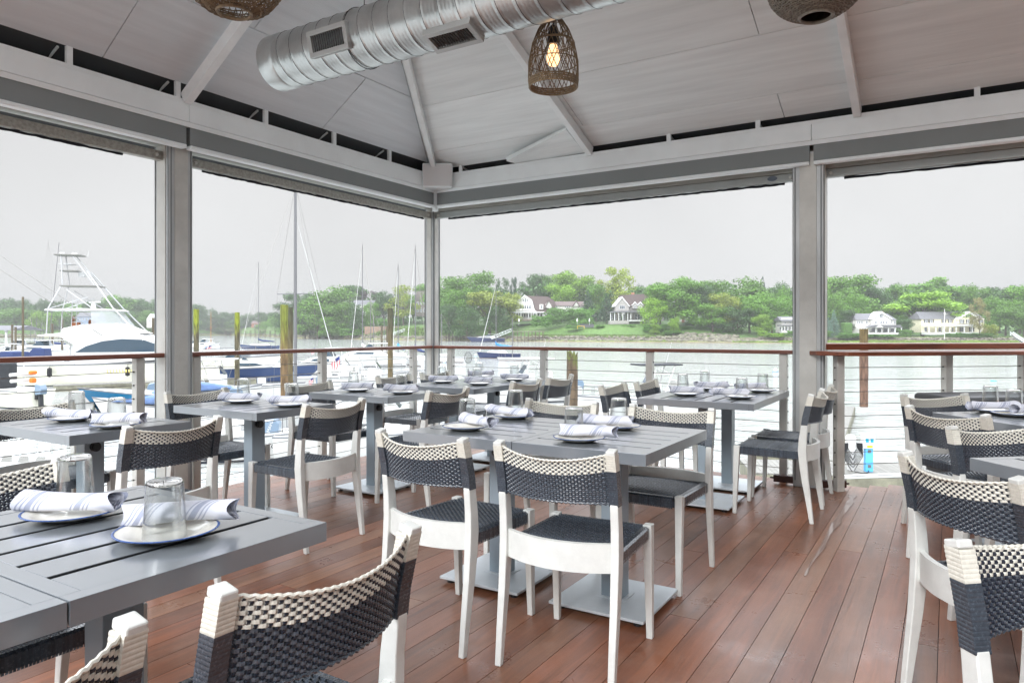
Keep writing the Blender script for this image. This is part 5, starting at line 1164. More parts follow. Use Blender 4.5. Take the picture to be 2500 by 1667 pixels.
# white farmhouse
h = House('white_farmhouse', 'white farmhouse with grey roof, central gable and a full width porch', 272, 2138)
W5 = lambda x: R5(x, 0)[0]; V5 = lambda y: R5(0, y)[1]
h.wall(W5(742), W5(1128), V5(708), V5(832), 0, 9, M_siding); h.ridge(W5(736), W5(1134), V5(710), V5(645), 0, 9, M_roofg, inset=8)
h.poly([R5(*p) for p in ((876, 760), (876, 700), (970, 640), (1062, 700), (1062, 760))], -1.2, 4, M_siding, 'gable_wall'); h.poly([R5(*p) for p in ((862, 704), (970, 628), (1076, 704), (1062, 704), (970, 646), (876, 704))], -1.7, 4.5, M_trimw, 'roof_trim')
h.wall(W5(1002), W5(1045), V5(626), V5(650), 3, 5, M_brick, 'chimney')
h.win(*R5(970, 672), 7, 8, -1.2); 
for x in (918, 968, 992, 1018): h.win(*R5(x, 732), 4.4, 7.5, -1.2)
for x in (758, 778, 800, 846, 1076, 1115): h.win(*R5(x, 734), 4.4, 7.5, 0)
h.poly([R5(*p) for p in ((806, 782), (860, 758), (1110, 758), (1130, 782))], -4.5, -1.2, M_roofg, 'porch_roof'); h.poly([R5(*p) for p in ((872, 782), (911, 758), (948, 782))], -4.9, -4.5, M_siding, 'porch_gable')
h.wall(W5(742), W5(1128), V5(832), V5(850), -4.2, 9, M_trimw, 'porch_base'); h.wall(W5(742), W5(826), V5(782), V5(832), -3.5, 0, M_siding, 'porch_room')
h.cols([W5(x) for x in (884, 940, 1000, 1064, 1124)], V5(782), V5(834), -4.0, .3)
for x in (766, 788): h.win(*R5(x, 800), 4.4, 7.5, -3.5)
for x in (908, 970, 1030, 1092): h.win(*R5(x, 806), 9, 8, 0, cols=3)
# yellow house
h = House('yellow_house', 'pale yellow house with black shutters and a long white porch behind the oak', 270, 2330)
h.wall(W5(1384), W5(1690), V5(700), V5(830), 1, 9, M_yel); h.wall(W5(1690), W5(1970), V5(700), V5(830), 0, 9, M_yel); h.ridge(W5(1370), W5(1990), V5(702), V5(628), 1, 9.2, M_roofg, inset=6)
h.poly([R5(*p) for p in ((1708, 745), (1708, 700), (1804, 640), (1900, 700), (1900, 745))], -1, 4, M_yel, 'gable_wall'); h.poly([R5(*p) for p in ((1694, 704), (1804, 628), (1914, 704), (1900, 704), (1804, 646), (1708, 704))], -1.5, 4.4, M_trimw, 'roof_trim')
h.win(*R5(1803, 668), 6, 6.5, -1, shut=True)
for x in (1741, 1802, 1862): h.win(*R5(x, 724), 5, 9, -1, shut=True)
for x in (1430, 1480, 1600, 1660, 1940): h.win(*R5(x, 722), 5, 8, 0 if x > 1690 else 1, shut=True)
h.wall(W5(1380), W5(1900), V5(752), V5(768), -4, 0, M_trimw, 'porch_roof'); h.wall(W5(1384), W5(1970), V5(828), V5(850), -3.6, 1, M_trimw, 'porch_base'); h.cols([W5(x) for x in (1392, 1458, 1524, 1590, 1648, 1726, 1802, 1880, 1968)], V5(768), V5(834), -3.4, .28)
for x in (1425, 1560, 1690, 1760, 1850): h.win(*R5(x, 800), 6, 11, 0 if x > 1690 else 1, shut=x > 1700)
# houses toward the corner pillar
h = House('grey_shingled_house', 'long brownish grey shingled house behind the sailboat masts at the corner pillar', 372, 1040)
h.wall(1014, 1075, 728, 772, 0, 10, M_shg2); h.poly([(1012, 730), (1018, 712), (1075, 706), (1078, 730)], -.4, 9, M_shg2, 'roof')
for u in (1020, 1028, 1036, 1066): h.win(u, 757, 4, 9, 0); h.win(u, 740, 4, 6, 0)
h = House('pale_cottage', 'pale grey cottage with white pergola behind the second mast from the pillar', 384, 885)
h.wall(862, 912, 744, 770, 0, 8, M_siding); h.ridge(860, 914, 746, 732, 0, 8, M_roofg); h.wall(864, 892, 753, 755, -3, 0, M_trimw, 'pergola'); h.cols([866, 874, 882, 890], 755, 768, -2.8, .25)
for u in (870, 880, 890, 902): h.win(u, 761, 4, 6, 0)
h = House('blue_grey_house', 'hazy blue grey house seen through the yacht flybridge', 470, 210)
h.wall(188, 236, 772, 800, 0, 10, mat('blue_grey_siding', srgb(130, 145, 165), .8)); h.ridge(184, 240, 774, 762, 0, 10, M_roofg)
for u in (196, 204, 212, 220, 228): h.win(u, 779, 4, 5, 0)
h = House('white_gabled_house', 'hazy white gabled house just before the yacht side pillar', 500, 366)
h.poly([(358, 800), (358, 778), (366, 766), (374, 778), (374, 800)], 0, 8, M_siding, 'gable_wall'); h.win(366, 783, 3, 5, 0)
h = House('brick_boathouse', 'low hazy brick house with pale roof on the far bank up the inlet', 660, 625)
h.wall(614, 642, 789, 802, 0, 10, M_brick); h.ridge(612, 645, 791, 783, 0, 10, M_roofb); h.win(622, 795, 3, 4, 0); h.win(632, 795, 3, 4, 0)
# stone terrace wall, chairs, umbrellas on the lawns
for (u, lab) in ((1409, 'closed white garden umbrella on the far lawn, nearer the hedge'), (1439, 'closed white garden umbrella on the far lawn, nearer the shingled house'), (1267, 'closed white garden umbrella by the gambrel house steps')):
    t = thing('garden_umbrella', lab, 'umbrella', far(u, 300, 0), 0, 'closed garden umbrellas'); m = MB(); z0, z1 = zv(790, 300), zv(777, 300); m.lathe([(.05, z0 + .8), (.32, z0 + .9), (.2, z1 - .3), (.03, z1)], 8); m.build('canopy', M_trimw, t); m = MB(); m.tube((0, 0, z0 - .6), (0, 0, z0 + .9), .04); m.build('pole', M_trimw, t)
t = thing('garden_bench', 'yellow wooden bench on the far lawn', 'bench', far(1418, 296, zv(801, 296))); m = MB(); m.bb(-1.5, 1.5, -.3, .3, .75, .95); m.build('seat', mat('yellow_wood', srgb(216, 180, 60), .6), t)
for x in (-1.4, 1.4): m = MB(); m.bb(x - .08, x + .08, -.28, .28, -.3, .748); m.build('leg', MATS['yellow_wood'], t)
m = MB(); m.bb(far(1415, 301).x, far(1450, 301).x, 301, 302, zv(799, 301), zv(791, 301)); tag(m.build('terrace_wall', mat('dark_wall', srgb(86, 86, 92), .8)), 'dark grey terrace wall behind the yellow bench', 'wall')
m = MB(); m.bb(far(890, 366).x, far(990, 366).x, 366, 368, zv(816, 366), zv(797, 366)); tag(m.build('brick_retaining_wall', mat('brick_wall', srgb(146, 122, 104), .9, var=.25, vscale=1.5)), 'brown retaining wall under the long hedge', 'wall')
t = thing('utility_pole', 'pale utility pole with lamp arm before the yellow house', 'utility pole', far(2306, 256, zv(824, 256))); m = MB(); m.tube((0, 0, -.5), (0, 0, (824 - 754) * 256 / F), .14, 8, r2=.1); m.build('pole', M_siding, t); m = MB(); m.tube((0, 0, 8.2), (.9, -.3, 8.6), .05); m.box((0, 0, 8.8), (.5, .3, .5)); m.build('transformer', M_siding, t)
m = MB()
for k in range(3): m.path([far(1950 + i * 40, 256 + 8 * (k - 1), zv(763 + k * 8 - (i - 9) ** 2 * .0 + 4 * sin(i / 9 * pi), 256)) for i in range(20)], .03, 4)
# piers, gangways along the far shore
def pier(label, u0, u1, v, d, posts, vb=829, rail=True):
    t = thing('pier', label, 'pier', (0, 0, 0), 0, 'timber piers along the shore'); m = MB(); z = zv(v, d); x0, x1 = far(u0, d).x, far(u1, d).x
    m.bb(x0, x1, d - 1, d + 1, z - .3, z); m.build('walkway', M_dockside, t)
    m = MB()
    n = int((x1 - x0) / 2)
    if rail:
        m.bb(x0, x1, d - 1, d - .9, z + .95, z + 1.05)
        for i in range(n + 1): m.bb(x0 + i * (x1 - x0) / max(1, n) - .05, x0 + i * (x1 - x0) / max(1, n) + .05, d - 1, d - .9, z, z + .95)
        m.build('guard_rail', M_dockside, t)
    for i in range(posts):
        x = x0 + (x1 - x0) * (i + .5) / posts
        for y in (d - .9, d + .9): m = MB(); m.tube((x, y, WATER - 1), (x, y, z - .3), .16, 6); m.build('pile', M_pile, t)
pier('timber pier with railing reaching out below the gambrel house', 1250, 1330, 808, 292, 9)
pier('long timber pier on the hazy bank up the inlet', 545, 690, 806, 470, 12)
pier('timber pier at the foot of the wooded point', 700, 860, 808, 400, 10)
pier('low timber pier behind the sailboats by the corner pillar', 1085, 1125, 805, 312, 5)
def gangway(label, u0, v0, u1, v1, d, col=M_white):
    t = thing('gangway', label, 'gangway', (0, 0, 0), 0, 'white truss gangways'); p, q = far(u0, d, zv(v0, d)), far(u1, d, zv(v1, d)); 
    for y in (-.7, .7):
        m = MB(); a, b_ = p + Vector((0, y, 0)), q + Vector((0, y, 0)); m.bar(a, b_, .14, .14); m.bar(a + Vector((0, 0, 1.1)), b_ + Vector((0, 0, 1.1)), .12, .12); n = 7
        for i in range(n + 1): c = a + (b_ - a) * i / n; m.bar(c, c + Vector((0, 0, 1.1)), .08, .08)
        for i in range(n): c = a + (b_ - a) * i / n; e_ = a + (b_ - a) * (i + 1) / n; m.bar(c, e_ + Vector((0, 0, 1.1)), .06, .06)
        m.build('side_truss', col, t)
    m = MB(); m.bar(p, q, 1.4, .08, up=(0, 0, 1)); m.build('walkway', M_dock, t)
gangway('white truss gangway sloping up behind the blue sloop', 1200, 828, 1248, 809, 284)
gangway('white truss gangway at the foot of the wooded point', 784, 826, 826, 812, 395)
gangway('white truss gangway behind the sailboats by the corner pillar', 935, 826, 988, 808, 352)
gangway('pale gangway at the picture edge beyond the bar counter', 2470, 818, 2500, 838, 240)
# ------------------------------------------------------------------ pilings
def piling(u, vt, d, r, label, mt, broken=False, z0=WATER - 1.5):
    z1 = zv(vt, d); m = MB(); rg = random.Random(int(u)); n = 14; vs = []; fs = []; rows_ = [z0 + (z1 - z0) * k / 7 for k in range(8)]
    for i, z in enumerate(rows_):
        for k in range(n):
            w = 2 * pi * k / n; rr = r * (1 + rg.uniform(-.06, .06)); zz = z + ((rg.uniform(-.02, .02) if not broken else rg.uniform(-.28, .04)) if i == 7 else 0); vs.append((rr * cos(w), rr * sin(w), zz))
    for i in range(7):
        for k in range(n): fs.append((i * n + k, i * n + (k + 1) % n, (i + 1) * n + (k + 1) % n, (i + 1) * n + k))
    vs.append((0, 0, z1 - (.35 if broken else .0))); fs += [(7 * n + k, 7 * n + (k + 1) % n, 8 * n) for k in range(n)]
    m.add(vs, fs); p = far(u, d); o = m.build('piling', mt, loc=(p.x, p.y, 0)); return tag(o, label, 'piling', 'timber pilings')
def pile_mat(name, top, bot, zt, zb):
    m = bpy.data.materials.new(name); m.use_nodes = True; t = m.node_tree; b = t.nodes['Principled BSDF']; L = t.links.new; b.inputs['Roughness'].default_value = .9
    co = t.nodes.new('ShaderNodeTexCoord'); mp = t.nodes.new('ShaderNodeMapping'); mp.inputs['Scale'].default_value = (1, 1, .2); L(co.outputs['Object'], mp.inputs[0])
    n = t.nodes.new('ShaderNodeTexNoise'); n.inputs['Scale'].default_value = 9; n.inputs['Detail'].default_value = 7; L(mp.outputs[0], n.inputs['Vector'])
    s_ = t.nodes.new('ShaderNodeSeparateXYZ'); L(co.outputs['Object'], s_.inputs[0])
    ad = t.nodes.new('ShaderNodeMath'); ad.operation = 'MULTIPLY_ADD'; ad.inputs[1].default_value = 2.2; L(n.outputs[0], ad.inputs[0]); L(s_.outputs['Z'], ad.inputs[2])
    mr_ = t.nodes.new('ShaderNodeMapRange'); mr_.inputs[1].default_value = zb + 1.1; mr_.inputs[2].default_value = zt + 1.1; L(ad.outputs[0], mr_.inputs[0])
    mx_ = t.nodes.new('ShaderNodeMix'); mx_.data_type = 'RGBA'; mx_.inputs[6].default_value = (*bot, 1); mx_.inputs[7].default_value = (*top, 1); L(mr_.outputs[0], mx_.inputs[0])
    r2_ = t.nodes.new('ShaderNodeMapRange'); r2_.inputs[1].default_value = .35; r2_.inputs[2].default_value = .65; r2_.inputs[3].default_value = .6; r2_.inputs[4].default_value = 1.3; L(n.outputs[0], r2_.inputs[0])
    vm = t.nodes.new('ShaderNodeVectorMath'); vm.operation = 'SCALE'; L(mx_.outputs[2], vm.inputs[0]); L(r2_.outputs[0], vm.inputs['Scale']); L(vm.outputs[0], b.inputs['Base Color'])
    bp = t.nodes.new('ShaderNodeBump'); bp.inputs['Strength'].default_value = .8; bp.inputs['Distance'].default_value = .03; L(n.outputs[0], bp.inputs['Height']); L(bp.outputs[0], b.inputs['Normal'])
    return m
PG = pile_mat('green_topped_timber', srgb(120, 128, 42), srgb(84, 78, 60), 1.8, .9); PO = pile_mat('orange_brown_timber', srgb(108, 114, 50), srgb(106, 86, 60), 1.6, .2); PM = pile_mat('mossy_grey_timber', srgb(70, 70, 54), srgb(96, 84, 58), 2, 0); PB_ = pile_mat('dark_brown_timber', srgb(92, 78, 50), srgb(104, 80, 66), .6, -.3)
piling(479, 755, 46, .165, 'lime green topped piling just right of the yacht side pillar', PG); piling(579, 763, 48, .165, 'lime green topped piling before the hazy inlet', PG)
piling(694, 744, 34, .18, 'thick lime green piling beside the tall grey mast', PO); piling(708, 750, 36, .15, 'thinner piling touching the thick lime green one', PM)
piling(953, 753, 46, .17, 'dark mossy piling in front of the sailboat masts', PM); piling(1397, 856, 22, .175, 'broken mossy piling rising behind the handrail of the sailboat side', pile_mat('split_timber', srgb(84, 88, 48), srgb(92, 78, 62), .5, .15), broken=True)
piling(2109, 803, 37, .21, 'thick dark brown piling behind the bar counter', PB_, z0=-2.75, broken=False)
for i, (u, vt, d, lb) in enumerate([(152, 868 - 90, 110, 'slim dark piling behind the blue canvas boats'), (56, 725, 60, 'very tall slim dark pole among the left marina boats'), (30, 792, 100, 'short brown piling before the left boathouse'), (38, 798, 104, 'short brown piling second before the left boathouse'), (128, 790, 110, 'brown piling behind the yacht cockpit'), (375, 776, 66, 'brown piling between yacht bow and the pillar'), (932, 795, 110, 'thin brown pile by the long hedge'), (945, 796, 112, 'thin brown pile second by the long hedge')]):
    piling(u, vt, d, .09 if i == 1 else .16, lb, M_pile)

# ------------------------------------------------------------------ docks
def dock(label, p, q, w, z=-2.75, planks=True, name='floating_dock'):
    p = Vector((p[0], p[1], 0)); q = Vector((q[0], q[1], 0)); L_ = (q - p).length; t = thing(name, label, 'dock', (p.x, p.y, 0), atan2((q - p).y, (q - p).x), 'floating docks')
    m = MB(); n = int(L_ / .15)
    for i in range(n): x = L_ * (i + .5) / n; m.bb(x - L_ / n * .47, x + L_ / n * .47, -w / 2, w / 2, z - .04, z)
    m.build('decking', M_dock, t); m = MB(); m.bb(.02, L_ - .02, -w / 2 - .03, w / 2 + .03, WATER - .3, z - .045); m.build('dock_side', M_dockside, t); return t
dock('floating dock alongside the motor yacht', far(130, 52), far(620, 60), 1.8)
dock('pale dock finger leading to the yacht dock', far(205, 47), far(160, 30), 1.6)
dock('floating dock by the navy cruiser', far(490, 52), far(760, 50), 1.6)
dock('floating dock in front of the power pedestal', (6.9, 20.9), (15.2, 19.6), 2.2)
dock('dock finger running out to the dark brown piling', (8.9, 22.2), (17.0, 37.8), 2.4)
dock('near floating dock under the rail tables', (-9.5, 15.6), (2.5, 16.6), 1.6)

# ------------------------------------------------------------------ boats
def hull_mb(L_, B_, fr, n=18, rake=.12, flare=.8, st=.0):
    """returns mesh builders: hull (material 0 topsides, 1 bottom), deck"""
    h = MB(); dk = MB(); rows_ = []
    for i in range(n + 1):
        t_ = i / n; b_ = B_ / 2 * (1 - max(0, (t_ - .38) / .62) ** 2.3) * (.92 + .08 * min(1, t_ / .3)); b_ = max(b_, .015)
        zs = fr * (1 + .35 * t_ ** 2.2); x = L_ * t_
        sec = [(0, -.35 * (1 - t_ ** 3)), (b_ * flare * .86, -.05), (b_ * flare * .93, .08), (b_ * (flare + (1 - flare) * .6), zs * .55), (b_, zs * .93), (b_ * 1.012, zs * .95), (b_ * 1.012, zs)]
        rows_.append([(x + rake * L_ * (max(0, z) / fr) * t_ ** 4, y, z) for y, z in sec])
    k = len(rows_[0])
    for sg in (1, -1):
        vs = [(x, y * sg, z) for r_ in rows_ for x, y, z in r_]; 
        for j in range(k - 1):
            fs = [(i * k + j, (i + 1) * k + j, (i + 1) * k + j + 1, i * k + j + 1) if sg < 0 else (i * k + j, i * k + j + 1, (i + 1) * k + j + 1, (i + 1) * k + j) for i in range(n)]
            h.add([], []); o = len(h.v)
            if j == 0: base = o; h.v += [h.X @ Vector(p) for p in vs]
            h.f += [tuple(a + base for a in f) for f in fs]; h.m += [1 if j < 2 else (2 if j in (4, 5) else 0)] * len(fs)
    tr = rows_[0]; vs = [(x, y, z) for x, y, z in tr] + [(x, -y, z) for x, y, z in tr[::-1]]; h.add(vs, [tuple(range(len(vs)))])
    de = [(r_[-1][0], r_[-1][1] * .985, r_[-1][2] - .03) for r_ in rows_]; vs = de + [(x, -y, z) for x, y, z in de]; nn_ = len(de)
    dk.add(vs, [(i, nn_ + i, nn_ + i + 1, i + 1) for i in range(nn_ - 1)])
    return h, dk
M_bottom = mat('bottom_paint', srgb(70, 30, 30), .7); M_botb = mat('bottom_paint_dark', srgb(30, 36, 50), .7); M_deckw = mat('deck_gelcoat', (.55, .55, .53), .45); M_rub = mat('rub_rail', srgb(120, 122, 126), .5); M_teak = mat('teak', srgb(170, 120, 70), .6)
def outboard(t, x, y, z, s=1.0, col=None, text=None):
    o = MB(Matrix.Translation((x, y, z)) @ Matrix.Scale(s, 4))
    o.add([(-.55, -.2, .15), (-.05, -.2, .1), (0, -.2, .62), (-.14, -.2, .78), (-.5, -.2, .70), (-.6, -.2, .45), (-.55, .2, .15), (-.05, .2, .1), (0, .2, .62), (-.14, .2, .78), (-.5, .2, .70), (-.6, .2, .45)], [(0, 1, 2, 3, 4, 5), (11, 10, 9, 8, 7, 6), (0, 6, 7, 1), (1, 7, 8, 2), (2, 8, 9, 3), (3, 9, 10, 4), (4, 10, 11, 5), (5, 11, 6, 0)])
    e = o.build('outboard', col or M_greym, t, bevel=.05)
    m = MB(Matrix.Translation((x, y, z)) @ Matrix.Scale(s, 4)); m.bar((-.28, 0, .12), (-.34, 0, -.75), .22, .16); m.box((-.42, 0, -.5), (.4, .22, .03)); m.tube((-.34, 0, -.72), (-.62, 0, -.72), .07); m.box((-.05, 0, .05), (.22, .3, .4)); m.build('engine_leg', M_canvasg, e)
    return e
def rails(t, pts, h_=.55, r_=.018, n=8):
    m = MB(); P_ = [Vector(p) for p in pts]; m.path([p + Vector((0, 0, h_)) for p in P_], r_, 6)
    for p in P_: m.tube(p, p + Vector((0, 0, h_)), r_ * .8, 6)
    m.build('bow_rail', M_cable if 0 else M_mastm, t)
def motorboat(label, u, d, L_, ang, B_=None, fr=.95, hull=None, kind='console', col2=None, engines=1, extra=None, bottom=None, x0=.5, cat='motorboat', name='motorboat', ttop=True, topm=None, group='motorboats at the docks'):
    B_ = B_ or L_ * .32; p = far(u, d); t = thing(name, label, cat, (p.x, p.y, WATER), radians(ang), group)
    h_, dk = hull_mb(L_, B_, fr); X = Matrix.Translation((-L_ * x0, 0, 0))
    for o in (h_, dk): o.v = [X @ v for v in o.v]
    h_.build('hull', [hull or M_hull, bottom or M_botb, M_rub], t, smooth=True); dk.build('deck', M_deckw, t)
    a = -L_ * x0
    def q(k): return a + L_ * k
    if kind in ('console', 'open'):
        m = MB(); m.bb(q(.40), q(.52), -B_ * .17, B_ * .17, fr * .9, fr + .85); m.build('console', M_hull, t, bevel=.06)
        m = MB(); m.add([(q(.52), -B_ * .16, fr + .85), (q(.52), B_ * .16, fr + .85), (q(.47), B_ * .15, fr + 1.35), (q(.47), -B_ * .15, fr + 1.35), (q(.52) - .02, -B_ * .16, fr + .85), (q(.52) - .02, B_ * .16, fr + .85), (q(.47) - .02, B_ * .15, fr + 1.35), (q(.47) - .02, -B_ * .15, fr + 1.35)], [(0, 1, 2, 3), (7, 6, 5, 4), (0, 4, 5, 1), (3, 2, 6, 7)]); m.build('windshield', M_smoke, t)
        m = MB(); m.bb(q(.26), q(.34), -B_ * .2, B_ * .2, fr * .9, fr + .45); m.bb(q(.24), q(.27), -B_ * .2, B_ * .2, fr + .45, fr + .95); m.build('seat', M_deckw, t, bevel=.05)
        if kind == 'console' and ttop:
            m = MB(); m.bb(q(.24), q(.60), -B_ * .33, B_ * .33, fr + 1.72, fr + 1.80); m.build('hardtop', topm or M_hull, t, bevel=.03)
            m = MB()
            for sy in (-1, 1):
                for xa, xb in ((.40, .30), (.52, .46)): m.tube((q(xa), sy * B_ * .2, fr * .9), (q(xb), sy * B_ * .27, fr + 1.72), .028, 8)
                m.tube((q(.34), sy * B_ * .24, fr + 1.3), (q(.49), sy * B_ * .24, fr + 1.3), .02, 6); m.tube((q(.34), sy * B_ * .24, fr + 1.3), (q(.46), sy * B_ * .27, fr + 1.72), .018, 6)
            m.build('top_frame', M_hull, t)
            m = MB()
            for k in range(1): m.tube((q(.3), (-.2 + .2 * k) * B_, fr + 1.8), (q(.25), (-.2 + .2 * k) * B_, fr + 2.9), .006, 5)
            m.build('antenna', M_hull, t)
    if kind == 'cruiser':
        m = MB(); m.sideprism([(q(.28), fr), (q(.86), fr * 1.12), (q(.74), fr + .55), (q(.60), fr + .75), (q(.34), fr + .75)], -B_ * .36, B_ * .36); m.build('cabin', M_hull, t, bevel=.08)
        m = MB(); m.sideprism([(q(.60), fr + .77), (q(.50), fr + 1.45), (q(.47), fr + 1.45), (q(.40), fr + .77)], -B_ * .33, B_ * .33); m.build('windshield', M_smoke, t, bevel=.02)
        m = MB(); m.bb(q(.22), q(.5), -B_ * .36, B_ * .36, fr + 1.55, fr + 1.63); m.build('hardtop', M_hull, t, bevel=.03); m = MB()
        for sy in (-1, 1): m.tube((q(.24), sy * B_ * .33, fr), (q(.26), sy * B_ * .33, fr + 1.55), .03); m.tube((q(.50), sy * B_ * .32, fr + 1.4), (q(.46), sy * B_ * .32, fr + 1.6), .03)
        m.build('top_frame', M_hull, t)
        for sy in (-1, 1): m = MB(); m.sideprism([(q(.44), fr + .25), (q(.72), fr + .3), (q(.66), fr + .5), (q(.44), fr + .5)], sy * B_ * .362 - .01, sy * B_ * .362 + .01); m.build('side_window', M_smoke, t)
    if kind in ('console', 'cruiser', 'open'):
        rails(t, [(q(k), B_ * .47 * (1 - max(0, (k - .38) / .62) ** 2.3) , fr * (1 + .35 * k ** 2.2)) for k in (.62, .74, .86, .96)] + [(q(1.04), 0, fr * 1.36)] + [(q(k), -B_ * .47 * (1 - max(0, (k - .38) / .62) ** 2.3), fr * (1 + .35 * k ** 2.2)) for k in (.96, .86, .74, .62)], .4 if kind == 'console' else .6)
    for k in range(engines): outboard(t, q(0) - .02, (k - (engines - 1) / 2) * .6, fr * .62, L_ / 7.5)
    if extra: extra(t, q, B_, fr)
    return t
def sailboat(label, u, d, L_, ang, mast_h, hull=None, cover=None, cabin=True, mast_x=.56, group='moored sailboats', furl=True, boom=True, fr=.8, mast_r=.075, mastcol=None, spreader=True, bottom=None, rake=0):
    p = far(u, d); t = thing('sailboat', label, 'sailboat', (p.x, p.y, WATER), radians(ang), group); B_ = L_ * .29
    h_, dk = hull_mb(L_, B_, fr, rake=.06); x0 = mast_x * L_
    for o in (h_, dk): o.v = [v - Vector((x0, 0, 0)) for v in o.v]
    h_.build('hull', [hull or M_hull, bottom or M_bottom, M_rub], t, smooth=True); dk.build('deck', M_deckw, t)
    if cabin: m = MB(); m.sideprism([(-.30 * L_, fr), (.24 * L_, fr * 1.12), (.16 * L_, fr + .38), (-.22 * L_, fr + .48)], -B_ * .28, B_ * .28); m.build('cabin', M_hull, t, bevel=.06)
    m = MB(); m.tube((0, 0, fr * .9), (rake, 0, mast_h), mast_r, 8, r2=mast_r * .7)
    if spreader: m.tube((0, -B_ * .38, mast_h * .55), (0, B_ * .38, mast_h * .55), mast_r * .3, 5)
    m.tube((0, 0, mast_h), (.0, 0, mast_h + .4), .015, 4); m.build('mast', mastcol or M_mastm, t)
    m = MB(); r_ = .012 if d > 60 else .006
    for sy in (-1, 1): m.tube((-.05, sy * B_ * .46, fr), (0, sy * B_ * .38, mast_h * .55), r_, 4); m.tube((0, sy * B_ * .38, mast_h * .55), (0, 0, mast_h), r_, 4)
    m.tube((-x0, 0, fr), (0, 0, mast_h), r_, 4); m.tube((L_ - x0, 0, fr * 1.3), (0, 0, mast_h), r_, 4); m.build('rigging', M_cable, t)
    if furl: m = MB(); m.tube((L_ - x0, 0, fr * 1.35), (.04, 0, mast_h * (.86 if d < 50 else .97)), .026 if d < 50 else .05, 6, r2=.014 if d < 50 else .022); m.build('furled_jib', M_hull, t)
    if boom:
        m = MB(); m.tube((-.05, 0, fr + .95), (-.46 * L_, 0, fr + .9), .05, 6); m.build('boom', M_mastm, t)
        if cover: m = MB(); m.path([(.10, 0, fr + 2.0), (-.05, 0, fr + 1.5), (-.12 * L_, 0, fr + 1.22), (-.28 * L_, 0, fr + 1.12), (-.45 * L_, 0, fr + 1.02)], .1, 8, rs=[.05, .2, .2, .17, .08]); m.build('sail_cover', cover, t)
    rails(t, [(L_ * k - x0, B_ * .46 * (1 - max(0, (k - .38) / .62) ** 2.3), fr * (1 + .35 * k ** 2.2)) for k in (.8, .92)] + [(L_ * 1.01 - x0, 0, fr * 1.35)] + [(L_ * k - x0, -B_ * .46 * (1 - max(0, (k - .38) / .62) ** 2.3), fr * (1 + .35 * k ** 2.2)) for k in (.92, .8)])
    return t
def zt(v, d): return zv(v, d) - WATER
sailboat('blue hulled sloop with bright blue sail cover on the mooring', 1211, 115, 6.6, 182, zt(693, 115), M_navyhull, M_canvasl, mast_x=.60)
sailboat('blue and white sailboat with navy sail cover moored before the hazy hills', 631, 177, 9.2, 176, zt(640, 177), M_bluehull, M_canvas, mast_x=.54)
sailboat('small old sailboat with thin brown mast in the hazy inlet', 515, 200, 5.5, 60, zt(762, 200), M_hull, None, boom=False, mastcol=M_teak, furl=False)
sailboat('white sailboat with the tallest mast beside the long hedge', 885, 106, 10.5, 125, zt(597, 106), M_hull, M_deckw)
sailboat('white sailboat with bright blue bundled sail just behind the mossy piling', 972, 104, 8.5, 112, zt(645, 104), M_hull, M_canvasl)
sailboat('white sailboat with navy sail cover against the corner pillar', 1014, 92, 8.5, 116, zt(600, 92), M_hull, M_canvas, rake=0)
sailboat('small white sailboat with short mast near the dark mossy piling', 905, 118, 6, 150, zt(723, 118), M_hull, None, boom=False, furl=False)
sailboat('white daysailer with short bare pole by the brick wall', 938, 122, 6, 160, zt(768, 122), M_hull, None, boom=False, furl=False, spreader=False)
sailboat('white daysailer with bare pole near the wooded point', 912, 112, 6, 160, zt(768, 112), M_hull, None, boom=False, furl=False, spreader=False)
sailboat('sailboat with the very tall grey mast right behind the rail', 721, 32, 9.0, 70, zt(448, 32), M_hull, M_canvas, mast_r=.085, mastcol=M_mastm, boom=False, furl=True, fr=.85)
sailboat('pale boat with a thin white pole right of the corner pillar', 1078, 100, 6, 170, zt(766, 100), M_hull, None, boom=False, furl=False, spreader=False)
sailboat('small dinghy with bare white pole beyond the blue sloop', 1251, 106, 4.5, 178, zt(777, 106), M_hull, None, boom=False, furl=False, spreader=False, cabin=False, fr=.4)
motorboat('white cabin motorboat with dark hull near the far gangway', 1192, 286, 13.5, 178, hull=M_navyhull, kind='cruiser', engines=0, fr=1.6)
motorboat('grey blue centre console boat with white canvas top beside the sailboats', 900, 88, 9, 195, kind='cruiser', engines=0, fr=1.3)
motorboat('white boat with wide hardtop between the corner pillar and the broken piling', 1275, 44, 7.2, 200, kind='console', ttop=True, engines=1)
motorboat('white boat with dark topped hardtop behind the rail double table', 1580, 36, 6.4, 195, kind='console', engines=1, topm=M_canvasg)
motorboat('white centre console boat with slanted white top frame left of the thick piling', 545, 43, 7.4, 8, kind='console', engines=1)
motorboat('long cruiser with white cabin and blue hull at the dock', 585, 62, 11.2, 3, hull=M_bluehull, kind='cruiser', engines=0, fr=1.15)
motorboat('white open boat with navy seats behind the flag', 850, 54, 7.5, 10, kind='open', engines=1)
motorboat('white boat with tube tower top under the mossy piling', 925, 50, 7.5, 5, kind='console', engines=1)
motorboat('teal hulled white boat by the yacht dock, bow toward the grey engine', 400, 39, 7.6, 176, hull=M_tealhull, kind='none', engines=1)
